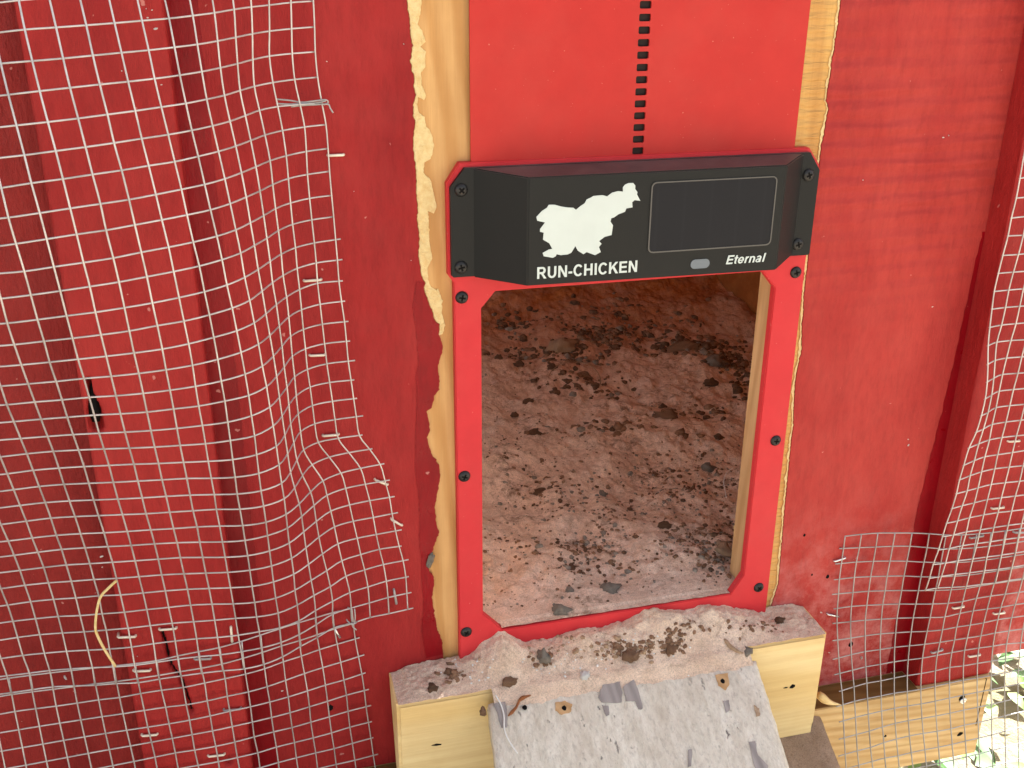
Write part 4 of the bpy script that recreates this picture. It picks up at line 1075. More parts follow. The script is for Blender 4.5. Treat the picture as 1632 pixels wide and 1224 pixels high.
# ------------------------------------------------------------------ wire mesh nodes (tenths of a millimetre, row by row)
UPPER_LEFT = (35, 23, "-1020 -26 5853 -1163 -66 5843 -1302 -133 5833 -1438 -214 5822 -1571 -301 5811 -1706 -387 5800 -1845 -470 5788 -1987 -545 5776 -2134 -612 5765 -2283 -669 5753 -2434 -713 5741 -2587 -737 5728 -2744 -737 5712 -2902 -720 5693 -3060 -691 5670 -3218 -653 5646 -3375 -609 5620 -3531 -560 5594 -3687 -507 5568 -3843 -452 5542 -3998 -395 5517 -4153 -337 5492 -4307 -279 5468 -1012 -26 5695 -1156 -70 5686 -1296 -144 5677 -1427 -236 5668 -1555 -335 5659 -1686 -431 5648 -1822 -521 5637 -1964 -601 5626 -2112 -672 5616 -2261 -734 5607 -2413 -784 5597 -2568 -814 5586 -2726 -820 5572 -2886 -805 5553 -3045 -776 5530 -3203 -738 5505 -3360 -692 5478 -3516 -642 5452 -3672 -588 5425 -3827 -532 5399 -3982 -475 5374 -4136 -417 5350 -4289 -358 5327 -1007 -26 5534 -1155 -71 5526 -1296 -148 5517 -1422 -250 5510 -1542 -360 5502 -1668 -465 5491 -1801 -562 5480 -1942 -647 5471 -2091 -722 5463 -2241 -789 5455 -2392 -845 5448 -2549 -882 5439 -2709 -894 5427 -2870 -884 5409 -3030 -857 5386 -3188 -818 5360 -3345 -772 5334 -3501 -721 5307 -3656 -667 5280 -3811 -610 5255 -3965 -552 5230 -4119 -493 5207 -4272 -434 5184 -1006 -27 5369 -1158 -69 5363 -1305 -146 5352 -1423 -255 5347 -1534 -374 5340 -1656 -486 5327 -1785 -590 5318 -1922 -682 5309 -2073 -760 5303 -2222 -830 5296 -2372 -891 5290 -2530 -933 5283 -2693 -955 5275 -2855 -952 5258 -3015 -929 5236 -3173 -892 5211 -3330 -846 5185 -3486 -795 5159 -3641 -741 5133 -3795 -684 5108 -3949 -626 5085 -4102 -567 5062 -4255 -507 5040 -1009 -27 5203 -1166 -67 5196 -1316 -141 5188 -1431 -255 5181 -1540 -378 5171 -1654 -497 5160 -1776 -609 5151 -1908 -707 5145 -2054 -790 5138 -2203 -863 5133 -2356 -925 5126 -2513 -971 5117 -2674 -1000 5109 -2839 -1007 5099 -3000 -991 5080 -3157 -958 5057 -3314 -914 5032 -3469 -865 5008 -3624 -811 4983 -3779 -755 4960 -3932 -696 4938 -4085 -637 4917 -4238 -576 4896 -1015 -27 5040 -1174 -66 5035 -1330 -136 5028 -1443 -250 5019 -1544 -378 5008 -1653 -503 4998 -1766 -622 4990 -1895 -726 4983 -2039 -813 4976 -2185 -889 4971 -2338 -953 4966 -2496 -1004 4958 -2655 -1038 4948 -2820 -1053 4934 -2981 -1045 4918 -3140 -1017 4899 -3296 -978 4877 -3452 -931 4854 -3607 -878 4832 -3761 -822 4811 -3915 -764 4790 -4068 -704 4771 -4220 -643 4752 -1010 -28 4871 -1170 -68 4864 -1321 -141 4856 -1448 -249 4847 -1544 -380 4839 -1645 -509 4828 -1754 -632 4823 -1878 -740 4816 -2019 -831 4811 -2165 -909 4804 -2317 -975 4797 -2474 -1030 4788 -2634 -1070 4779 -2799 -1092 4769 -2961 -1092 4756 -3120 -1072 4739 -3278 -1038 4720 -3434 -993 4700 -3589 -943 4680 -3743 -888 4661 -3896 -830 4643 -4049 -770 4625 -4202 -709 4608 -992 -28 4695 -1146 -73 4695 -1301 -144 4696 -1428 -251 4690 -1525 -383 4678 -1626 -515 4665 -1735 -641 4659 -1860 -751 4653 -1998 -846 4647 -2148 -924 4642 -2301 -993 4634 -2455 -1051 4626 -2613 -1097 4618 -2779 -1126 4606 -2941 -1135 4595 -3100 -1123 4579 -3259 -1093 4563 -3415 -1052 4545 -3570 -1004 4529 -3724 -951 4512 -3877 -895 4496 -4029 -835 4480 -4181 -774 4465 -973 -26 4545 -1126 -73 4541 -1282 -148 4534 -1406 -260 4526 -1505 -392 4516 -1605 -525 4506 -1715 -651 4499 -1839 -763 4493 -1978 -859 4484 -2127 -939 4481 -2278 -1010 4474 -2437 -1069 4468 -2596 -1118 4459 -2763 -1153 4450 -2923 -1170 4434 -3083 -1165 4419 -3241 -1141 4405 -3397 -1104 4391 -3552 -1059 4378 -3705 -1008 4364 -3857 -953 4350 -4010 -895 4337 -4161 -834 4323 -969 -27 4377 -1126 -73 4370 -1271 -157 4361 -1387 -273 4354 -1487 -406 4343 -1585 -541 4334 -1693 -668 4325 -1818 -780 4318 -1957 -875 4314 -2106 -956 4307 -2258 -1026 4299 -2416 -1085 4295 -2580 -1133 4288 -2743 -1170 4278 -2910 -1192 4266 -3069 -1192 4258 -3226 -1172 4248 -3382 -1139 4237 -3536 -1096 4226 -3690 -1048 4215 -3842 -995 4203 -3994 -938 4192 -4146 -878 4180 -968 -26 4213 -1129 -71 4207 -1269 -160 4202 -1383 -280 4191 -1475 -417 4180 -1570 -554 4174 -1675 -683 4165 -1799 -795 4157 -1941 -887 4154 -2089 -966 4150 -2244 -1033 4144 -2406 -1089 4135 -2567 -1135 4131 -2730 -1171 4122 -2895 -1194 4110 -3056 -1197 4098 -3215 -1181 4089 -3372 -1149 4080 -3527 -1108 4071 -3682 -1060 4061 -3835 -1007 4052 -3987 -951 4042 -4140 -892 4032 -964 -28 4038 -1126 -74 4035 -1267 -164 4029 -1378 -287 4023 -1465 -427 4012 -1558 -565 4002 -1656 -698 3993 -1777 -811 3987 -1922 -901 3981 -2069 -978 3978 -2228 -1041 3973 -2388 -1094 3962 -2554 -1137 3957 -2717 -1169 3951 -2879 -1187 3940 -3044 -1186 3936 -3207 -1170 3929 -3366 -1139 3921 -3523 -1098 3913 -3679 -1050 3905 -3834 -997 3897 -3987 -940 3888 -4141 -882 3879 -959 -26 3879 -1121 -71 3876 -1264 -160 3873 -1371 -285 3865 -1457 -427 3853 -1546 -567 3845 -1640 -702 3836 -1760 -817 3831 -1902 -908 3824 -2057 -979 3819 -2215 -1037 3814 -2377 -1084 3806 -2543 -1120 3800 -2709 -1146 3793 -2873 -1159 3784 -3039 -1161 3775 -3203 -1146 3767 -3363 -1115 3760 -3522 -1074 3754 -3679 -1026 3747 -3835 -973 3740 -3990 -918 3732 -4144 -861 3725 -955 -28 3706 -1115 -75 3704 -1257 -163 3701 -1365 -287 3694 -1449 -429 3688 -1536 -571 3677 -1629 -708 3669 -1746 -825 3660 -1888 -915 3653 -2044 -983 3647 -2204 -1037 3641 -2368 -1077 3636 -2536 -1106 3630 -2701 -1124 3626 -2866 -1132 3618 -3037 -1131 3609 -3201 -1113 3605 -3362 -1081 3600 -3521 -1040 3595 -3679 -993 3589 -3836 -943 3583 -3992 -889 3576 -4148 -834 3569 -951 -25 3548 -1111 -69 3550 -1256 -156 3543 -1364 -280 3535 -1445 -423 3531 -1523 -568 3521 -1611 -707 3505 -1728 -825 3499 -1874 -911 3492 -2033 -974 3484 -2194 -1020 3483 -2362 -1055 3474 -2529 -1076 3470 -2695 -1087 3466 -2860 -1088 3461 -3032 -1084 3453 -3197 -1067 3447 -3359 -1037 3442 -3519 -998 3437 -3679 -954 3432 -3837 -906 3427 -3995 -855 3421 -4151 -802 3414 -949 -25 3384 -1111 -62 3391 -1250 -150 3380 -1352 -277 3371 -1432 -420 3366 -1511 -565 3353 -1596 -704 3342 -1714 -819 3335 -1863 -899 3330 -2022 -959 3321 -2185 -1001 3315 -2357 -1025 3313 -2523 -1038 3311 -2691 -1042 3308 -2859 -1039 3303 -3026 -1030 3297 -3191 -1012 3291 -3355 -986 3286 -3518 -951 3282 -3679 -910 3277 -3838 -865 3271 -3997 -817 3266 -4154 -767 3260 -939 -25 3222 -1103 -60 3224 -1247 -141 3219 -1348 -267 3214 -1424 -412 3201 -1498 -558 3189 -1581 -697 3182 -1701 -809 3175 -1854 -884 3167 -2016 -935 3160 -2182 -968 3157 -2350 -986 3155 -2519 -992 3154 -2684 -989 3154 -2852 -983 3148 -3020 -971 3143 -3185 -954 3137 -3352 -931 3132 -3516 -899 3127 -3678 -862 3122 -3839 -820 3117 -3998 -775 3111 -4157 -728 3105 -926 -26 3058 -1096 -54 3062 -1244 -128 3059 -1346 -252 3057 -1417 -398 3041 -1486 -549 3028 -1569 -690 3015 -1689 -799 3009 -1848 -867 3002 -2015 -909 2998 -2177 -934 2997 -2346 -945 2996 -2515 -944 2996 -2680 -934 2998 -2848 -923 2993 -3015 -908 2989 -3185 -894 2982 -3351 -872 2978 -3515 -844 2973 -3678 -810 2968 -3839 -772 2962 -3999 -730 2956 -4159 -687 2951 -920 -25 2897 -1089 -49 2901 -1239 -119 2899 -1345 -242 2895 -1414 -389 2874 -1476 -540 2867 -1554 -681 2854 -1680 -785 2843 -1840 -843 2843 -2012 -877 2839 -2174 -893 2842 -2344 -898 2840 -2512 -891 2842 -2677 -876 2844 -2846 -861 2841 -3010 -844 2837 -3179 -829 2832 -3348 -811 2826 -3513 -786 2820 -3677 -756 2814 -3839 -722 2808 -4000 -684 2802 -4160 -644 2796 -915 -25 2731 -1082 -50 2735 -1236 -117 2730 -1340 -236 2726 -1406 -382 2709 -1470 -531 2700 -1544 -671 2691 -1675 -767 2679 -1837 -822 2674 -2005 -846 2678 -2172 -856 2680 -2341 -853 2681 -2508 -840 2683 -2674 -822 2685 -2840 -802 2685 -3003 -782 2681 -3173 -766 2678 -3343 -748 2674 -3510 -727 2667 -3674 -702 2660 -3837 -672 2654 -3999 -638 2647 -4160 -601 2641 -902 -25 2569 -1070 -43 2574 -1225 -102 2575 -1339 -216 2563 -1403 -361 2554 -1462 -511 2540 -1533 -652 2532 -1668 -746 2513 -1835 -789 2516 -2002 -808 2520 -2170 -808 2527 -2338 -797 2529 -2504 -779 2532 -2670 -757 2535 -2835 -735 2536 -2999 -713 2535 -3169 -698 2530 -3339 -686 2521 -3505 -670 2512 -3670 -649 2505 -3834 -622 2499 -3997 -592 2493 -4158 -559 2487 -890 -24 2408 -1058 -38 2410 -1217 -88 2412 -1334 -198 2403 -1401 -343 2393 -1454 -496 2377 -1524 -638 2361 -1667 -721 2351 -1834 -759 2351 -2000 -767 2362 -2166 -760 2371 -2334 -744 2375 -2498 -722 2378 -2664 -700 2379 -2829 -678 2379 -2995 -658 2378 -3163 -642 2374 -3331 -631 2363 -3499 -617 2356 -3665 -597 2350 -3830 -573 2343 -3994 -546 2337 -4156 -516 2332 -877 -23 2249 -1047 -33 2247 -1209 -77 2249 -1327 -183 2243 -1389 -330 2227 -1445 -480 2214 -1517 -617 2199 -1665 -694 2185 -1832 -722 2190 -1996 -724 2204 -2162 -711 2217 -2331 -694 2219 -2495 -674 2220 -2661 -652 2220 -2826 -628 2221 -2992 -605 2222 -3157 -587 2218 -3325 -575 2208 -3493 -563 2200 -3660 -546 2194 -3826 -525 2187 -3990 -501 2181 -4153 -475 2176 -861 -25 2083 -1031 -34 2081 -1192 -73 2083 -1314 -170 2079 -1376 -312 2068 -1435 -460 2046 -1510 -594 2032 -1662 -659 2022 -1832 -680 2030 -1991 -679 2046 -2159 -666 2057 -2324 -649 2060 -2489 -629 2059 -2656 -607 2060 -2821 -582 2061 -2985 -557 2062 -3149 -536 2060 -3319 -521 2052 -3488 -510 2044 -3655 -496 2037 -3821 -479 2031 -3985 -457 2025 -4149 -434 2020 -783 -22 1948 -952 -32 1942 -1113 -72 1941 -1256 -152 1932 -1342 -283 1915 -1414 -424 1890 -1501 -550 1875 -1655 -611 1866 -1826 -629 1874 -1992 -626 1894 -2156 -618 1900 -2320 -603 1903 -2485 -583 1902 -2649 -559 1904 -2815 -534 1905 -2977 -508 1905 -3143 -487 1904 -3311 -473 1895 -3482 -463 1886 -3648 -450 1878 -3814 -434 1873 -3979 -415 1868 -4144 -395 1863 -705 -24 1800 -868 -41 1794 -1030 -79 1790 -1182 -149 1776 -1290 -265 1753 -1389 -391 1728 -1497 -503 1713 -1650 -567 1702 -1820 -588 1709 -1985 -588 1729 -2146 -578 1739 -2313 -564 1741 -2474 -542 1741 -2640 -520 1739 -2804 -497 1738 -2968 -471 1739 -3136 -451 1738 -3303 -435 1731 -3468 -421 1722 -3638 -407 1719 -3806 -391 1715 -3973 -374 1710 -4138 -356 1705 -672 -23 1643 -836 -33 1638 -1000 -60 1636 -1157 -118 1624 -1271 -220 1602 -1377 -338 1584 -1495 -446 1558 -1649 -509 1551 -1817 -540 1551 -1981 -547 1567 -2144 -534 1581 -2307 -513 1588 -2469 -489 1588 -2637 -468 1587 -2803 -443 1587 -2965 -418 1586 -3130 -398 1585 -3297 -382 1577 -3463 -369 1568 -3631 -360 1562 -3800 -348 1557 -3967 -334 1551 -4133 -320 1546 -642 -23 1484 -807 -29 1478 -976 -50 1472 -1134 -99 1464 -1261 -191 1438 -1370 -303 1423 -1491 -405 1398 -1645 -467 1387 -1811 -498 1389 -1977 -505 1405 -2140 -493 1421 -2303 -470 1430 -2464 -448 1428 -2632 -427 1427 -2796 -404 1425 -2959 -380 1423 -3127 -358 1424 -3288 -340 1416 -3456 -327 1409 -3627 -317 1404 -3795 -307 1397 -3961 -297 1391 -4127 -286 1386 -626 -22 1324 -785 -29 1315 -954 -44 1311 -1113 -87 1305 -1248 -170 1277 -1362 -277 1258 -1483 -374 1238 -1642 -429 1226 -1808 -456 1230 -1974 -466 1244 -2135 -459 1258 -2296 -440 1265 -2460 -417 1267 -2627 -397 1265 -2792 -375 1262 -2955 -350 1262 -3120 -328 1259 -3285 -305 1257 -3453 -289 1252 -3623 -280 1244 -3788 -273 1236 -3954 -265 1230 -4119 -257 1225 -603 -25 1156 -768 -33 1150 -930 -49 1147 -1094 -87 1140 -1230 -165 1112 -1352 -264 1092 -1477 -352 1074 -1639 -402 1060 -1805 -429 1063 -1968 -435 1081 -2128 -428 1096 -2289 -411 1104 -2454 -393 1105 -2619 -375 1101 -2786 -355 1098 -2946 -329 1099 -3114 -308 1094 -3277 -285 1093 -3443 -267 1088 -3609 -256 1078 -3777 -247 1072 -3944 -239 1066 -4110 -234 1063 -578 -23 999 -746 -24 996 -908 -47 983 -1071 -91 975 -1206 -167 947 -1341 -252 929 -1478 -330 908 -1634 -381 892 -1799 -406 896 -1963 -412 914 -2123 -403 932 -2284 -389 941 -2449 -376 940 -2613 -360 936 -2780 -345 931 -2946 -325 930 -3109 -301 926 -3271 -274 927 -3437 -255 922 -3602 -237 915 -3768 -226 907 -3935 -220 902 -4101 -217 899 -549 -18 848 -719 -20 837 -883 -41 823 -1046 -87 815 -1186 -161 783 -1328 -234 768 -1470 -304 745 -1627 -353 727 -1797 -375 735 -1959 -382 755 -2119 -385 767 -2279 -378 776 -2442 -363 780 -2608 -348 776 -2775 -333 771 -2939 -315 770 -3104 -292 766 -3266 -265 765 -3434 -242 763 -3598 -222 753 -3762 -212 742 -3926 -208 737 -4092 -206 735 -532 -21 680 -702 -26 670 -864 -49 653 -1023 -87 647 -1176 -145 624 -1325 -213 603 -1467 -284 575 -1626 -327 563 -1789 -351 573 -1955 -373 584 -2115 -383 599 -2274 -379 612 -2438 -369 613 -2603 -357 609 -2771 -347 600 -2937 -330 599 -3098 -302 598 -3260 -275 597 -3426 -252 593 -3588 -226 583 -3750 -211 573 -3915 -205 571 -4082 -203 571 -529 -22 513 -695 -28 502 -860 -47 487 -1019 -73 480 -1183 -112 471 -1326 -180 440 -1472 -250 416 -1626 -301 400 -1787 -340 403 -1946 -370 418 -2111 -388 431 -2274 -389 445 -2436 -382 446 -2603 -375 441 -2768 -361 433 -2932 -342 435 -3089 -311 434 -3252 -284 433 -3412 -258 428 -3567 -231 412 -3735 -214 406 -3905 -207 405 -4073 -204 407 -525 -22 347 -693 -26 333 -858 -33 327 -1015 -57 311 -1179 -84 311 -1323 -139 278 -1466 -206 264 -1625 -275 235 -1784 -335 232 -1941 -375 248 -2104 -387 270 -2271 -390 281 -2431 -387 282 -2599 -380 279 -2763 -367 266 -2932 -346 274 -3092 -319 268 -3252 -287 268 -3412 -255 265 -3570 -227 248 -3733 -213 239 -3900 -208 239 -4069 -207 242")
LOWER_LEFT = (14, 20, "-1005 29 404 -1170 32 386 -1323 15 370 -1473 -19 368 -1629 -70 372 -1787 -129 379 -1941 -192 390 -2117 -235 392 -2282 -250 392 -2445 -258 387 -2612 -269 379 -2777 -268 380 -2941 -254 378 -3103 -235 373 -3266 -213 365 -3428 -188 354 -3589 -159 338 -3750 -129 319 -3910 -99 295 -4070 -68 267 -999 40 238 -1166 34 215 -1320 9 197 -1473 -32 194 -1629 -82 203 -1786 -140 210 -1944 -198 223 -2114 -238 227 -2280 -248 224 -2447 -247 221 -2616 -249 218 -2780 -248 217 -2944 -239 213 -3106 -224 209 -3271 -206 201 -3434 -183 189 -3595 -155 174 -3756 -126 156 -3917 -98 131 -4077 -71 103 -992 46 67 -1152 38 46 -1309 15 34 -1469 -29 28 -1624 -83 38 -1783 -144 42 -1941 -198 59 -2106 -235 73 -2271 -239 64 -2443 -240 54 -2614 -236 56 -2778 -235 55 -2943 -232 46 -3105 -219 44 -3272 -206 35 -3436 -187 23 -3596 -160 8 -3759 -133 -9 -3920 -108 -34 -4080 -83 -60 -974 33 -118 -1134 18 -138 -1294 -8 -145 -1456 -50 -145 -1621 -104 -143 -1778 -163 -133 -1934 -214 -116 -2106 -243 -104 -2269 -251 -112 -2438 -250 -118 -2602 -244 -115 -2771 -240 -116 -2938 -234 -120 -3102 -225 -124 -3268 -214 -131 -3432 -198 -143 -3593 -177 -159 -3755 -155 -178 -3918 -130 -199 -4080 -105 -222 -955 22 -304 -1118 0 -321 -1284 -26 -324 -1444 -69 -321 -1612 -114 -316 -1769 -164 -298 -1931 -208 -280 -2101 -235 -269 -2262 -245 -277 -2430 -249 -283 -2595 -250 -285 -2764 -247 -286 -2931 -241 -288 -3097 -234 -291 -3262 -226 -298 -3426 -214 -309 -3589 -199 -325 -3751 -179 -343 -3914 -157 -363 -4077 -132 -383 -942 20 -489 -1105 2 -494 -1277 -30 -501 -1439 -71 -495 -1609 -115 -488 -1768 -162 -468 -1930 -204 -448 -2097 -235 -435 -2260 -238 -443 -2428 -238 -447 -2588 -241 -449 -2755 -242 -452 -2923 -243 -454 -3090 -241 -457 -3256 -237 -464 -3421 -230 -475 -3585 -218 -490 -3748 -202 -508 -3911 -182 -526 -4075 -158 -544 -935 21 -674 -1101 1 -676 -1271 -29 -677 -1438 -68 -669 -1604 -110 -658 -1763 -154 -634 -1929 -198 -615 -2092 -235 -604 -2251 -237 -613 -2425 -236 -616 -2583 -235 -613 -2748 -238 -618 -2917 -244 -621 -3084 -248 -624 -3251 -248 -630 -3416 -244 -641 -3581 -235 -655 -3745 -221 -672 -3909 -203 -688 -4073 -182 -706 -922 21 -858 -1094 0 -858 -1263 -35 -857 -1429 -73 -845 -1596 -110 -829 -1755 -156 -805 -1914 -204 -790 -2087 -235 -776 -2247 -238 -783 -2415 -237 -786 -2579 -238 -785 -2745 -242 -786 -2912 -250 -788 -3079 -256 -790 -3246 -259 -796 -3412 -256 -806 -3578 -249 -820 -3743 -237 -835 -3908 -221 -851 -4072 -203 -868 -908 19 -1044 -1082 -7 -1043 -1252 -42 -1036 -1419 -77 -1017 -1593 -114 -1001 -1751 -160 -977 -1911 -205 -960 -2078 -235 -949 -2244 -239 -955 -2410 -240 -958 -2576 -246 -956 -2742 -253 -954 -2909 -261 -954 -3076 -268 -957 -3243 -271 -963 -3410 -269 -972 -3576 -263 -985 -3742 -252 -999 -3907 -238 -1015 -4071 -223 -1030 -896 5 -1237 -1071 -22 -1231 -1245 -53 -1213 -1415 -89 -1192 -1585 -127 -1171 -1748 -170 -1149 -1910 -209 -1132 -2075 -235 -1124 -2241 -242 -1128 -2407 -247 -1130 -2574 -257 -1126 -2740 -267 -1122 -2907 -277 -1121 -3074 -283 -1123 -3241 -286 -1129 -3408 -284 -1138 -3575 -278 -1150 -3741 -269 -1164 -3907 -256 -1178 -4071 -242 -1193 -883 -9 -1427 -1061 -37 -1415 -1237 -72 -1391 -1409 -109 -1366 -1578 -148 -1342 -1744 -187 -1320 -1908 -220 -1304 -2073 -242 -1298 -2239 -249 -1302 -2406 -257 -1303 -2573 -271 -1296 -2739 -285 -1290 -2906 -295 -1287 -3073 -301 -1289 -3240 -303 -1294 -3407 -301 -1303 -3574 -295 -1315 -3741 -286 -1328 -3907 -275 -1342 -4072 -263 -1355 -870 -24 -1616 -1050 -56 -1596 -1228 -96 -1567 -1402 -136 -1538 -1572 -174 -1512 -1739 -210 -1490 -1905 -239 -1474 -2071 -256 -1470 -2238 -261 -1476 -2406 -270 -1476 -2572 -288 -1466 -2738 -305 -1457 -2905 -316 -1453 -3072 -322 -1454 -3239 -323 -1460 -3407 -320 -1469 -3574 -314 -1480 -3741 -306 -1492 -3907 -296 -1505 -4072 -284 -1519 -857 -45 -1800 -1039 -81 -1774 -1218 -125 -1740 -1393 -167 -1708 -1565 -205 -1680 -1734 -238 -1657 -1902 -264 -1642 -2069 -277 -1640 -2237 -279 -1647 -2405 -288 -1647 -2571 -309 -1634 -2737 -327 -1623 -2904 -339 -1618 -3071 -344 -1619 -3239 -345 -1624 -3406 -342 -1633 -3574 -336 -1644 -3741 -327 -1656 -3908 -317 -1669 -4073 -306 -1682 -845 -74 -1978 -1029 -114 -1947 -1209 -160 -1909 -1385 -202 -1874 -1558 -240 -1845 -1729 -271 -1822 -1898 -294 -1808 -2066 -303 -1808 -2235 -303 -1817 -2404 -312 -1816 -2571 -334 -1801 -2737 -353 -1788 -2903 -364 -1782 -3071 -369 -1783 -3238 -369 -1789 -3406 -365 -1798 -3574 -359 -1809 -3742 -350 -1821 -3909 -340 -1833 -4075 -330 -1846")
UPPER_RIGHT = (28, 9, "4637 -375 4314 4799 -346 4312 4961 -321 4309 5118 -302 4307 5273 -287 4307 5425 -275 4308 5578 -263 4311 5741 -242 4312 5905 -221 4314 4643 -372 4149 4805 -345 4145 4968 -320 4143 5127 -301 4142 5282 -287 4142 5435 -275 4145 5588 -263 4147 5752 -242 4149 5917 -220 4151 4646 -374 3971 4810 -347 3972 4974 -322 3972 5134 -302 3973 5290 -287 3975 5444 -275 3978 5598 -263 3982 5762 -242 3984 5927 -221 3986 4652 -370 3804 4815 -346 3801 4979 -323 3802 5140 -304 3803 5297 -288 3806 5451 -275 3810 5606 -263 3814 5771 -243 3817 5935 -223 3820 4650 -362 3632 4818 -344 3633 4984 -323 3632 5145 -304 3633 5302 -288 3636 5458 -275 3640 5614 -263 3645 5778 -244 3648 5942 -225 3652 4662 -349 3474 4826 -337 3467 4989 -319 3463 5148 -301 3463 5306 -287 3466 5462 -275 3471 5619 -263 3476 5783 -245 3479 5948 -227 3484 4654 -343 3302 4821 -332 3296 4986 -314 3295 5148 -297 3295 5307 -284 3297 5464 -273 3301 5622 -263 3306 5786 -247 3310 5951 -230 3315 4652 -335 3140 4817 -320 3135 4982 -305 3129 5145 -291 3127 5305 -281 3129 5465 -272 3133 5624 -263 3137 5789 -248 3141 5954 -233 3146 4649 -332 2975 4813 -313 2970 4978 -296 2964 5143 -285 2961 5305 -278 2962 5465 -271 2964 5626 -263 2969 5791 -250 2973 5956 -236 2978 4659 -335 2813 4820 -308 2807 4983 -290 2799 5145 -280 2795 5307 -274 2794 5467 -269 2796 5628 -262 2800 5792 -251 2804 5957 -239 2809 4661 -350 2648 4818 -305 2641 4984 -286 2634 5146 -277 2629 5307 -272 2627 5468 -268 2629 5629 -262 2632 5794 -252 2636 5959 -241 2640 4660 -376 2484 4805 -305 2479 4974 -280 2472 5141 -275 2464 5304 -272 2461 5467 -269 2462 5630 -262 2464 5794 -253 2468 5959 -242 2472 4668 -409 2316 4808 -326 2310 4966 -279 2302 5135 -273 2296 5301 -273 2295 5465 -269 2295 5629 -262 2297 5794 -253 2300 5959 -244 2304 4679 -431 2153 4817 -343 2142 4964 -275 2139 5135 -268 2132 5300 -270 2130 5464 -267 2130 5627 -262 2132 5792 -254 2134 5957 -245 2137 4685 -440 1992 4823 -352 1978 4963 -277 1973 5130 -262 1968 5296 -266 1966 5460 -266 1966 5623 -262 1967 5788 -255 1968 5953 -247 1971 4679 -440 1828 4818 -356 1807 4961 -282 1809 5127 -262 1805 5292 -264 1802 5455 -264 1802 5617 -262 1802 5782 -255 1803 5948 -248 1805 4666 -432 1660 4805 -355 1640 4952 -288 1641 5119 -266 1639 5285 -263 1638 5448 -263 1638 5610 -262 1638 5776 -256 1637 5941 -250 1639 4639 -412 1493 4794 -347 1486 4952 -292 1483 5112 -265 1478 5276 -261 1475 5439 -262 1472 5602 -261 1472 5768 -257 1471 5934 -252 1472 4620 -412 1316 4778 -353 1317 4934 -300 1313 5096 -275 1304 5264 -270 1304 5430 -265 1306 5595 -261 1305 5761 -257 1304 5927 -253 1305 4617 -398 1157 4775 -342 1153 4938 -293 1149 5103 -268 1149 5268 -264 1145 5428 -262 1140 5590 -261 1138 5755 -257 1136 5921 -254 1137 4627 -382 1002 4782 -335 987 4936 -292 976 5098 -270 981 5261 -265 977 5424 -265 972 5585 -261 969 5749 -257 968 5914 -255 970 4615 -375 839 4769 -325 823 4931 -289 813 5091 -270 816 5253 -265 813 5415 -262 808 5577 -261 804 5742 -258 802 5908 -256 803 4597 -364 678 4754 -320 655 4915 -285 648 5084 -272 649 5250 -267 649 5410 -264 642 5571 -261 638 5736 -258 636 5902 -257 637 4598 -343 518 4755 -304 491 4918 -279 486 5080 -272 481 5241 -265 480 5406 -263 480 5568 -260 475 5734 -258 471 5900 -257 471 4598 -324 358 4752 -287 329 4917 -267 324 5085 -264 321 5246 -260 315 5410 -261 317 5571 -260 313 5735 -258 306 5900 -259 304 4578 -315 190 4740 -289 164 4899 -268 153 5068 -270 150 5231 -269 147 5399 -272 145 5565 -269 142 5731 -264 139 5898 -263 138 4576 -302 22 4736 -273 1 4904 -262 -9 5070 -263 -17 5238 -270 -15 5400 -272 -22 5562 -269 -27 5729 -266 -27 5896 -265 -28 4586 -268 -138 4747 -243 -156 4911 -246 -172 5074 -255 -183 5240 -265 -180 5404 -267 -187 5568 -261 -190 5732 -263 -192 5897 -265 -195")
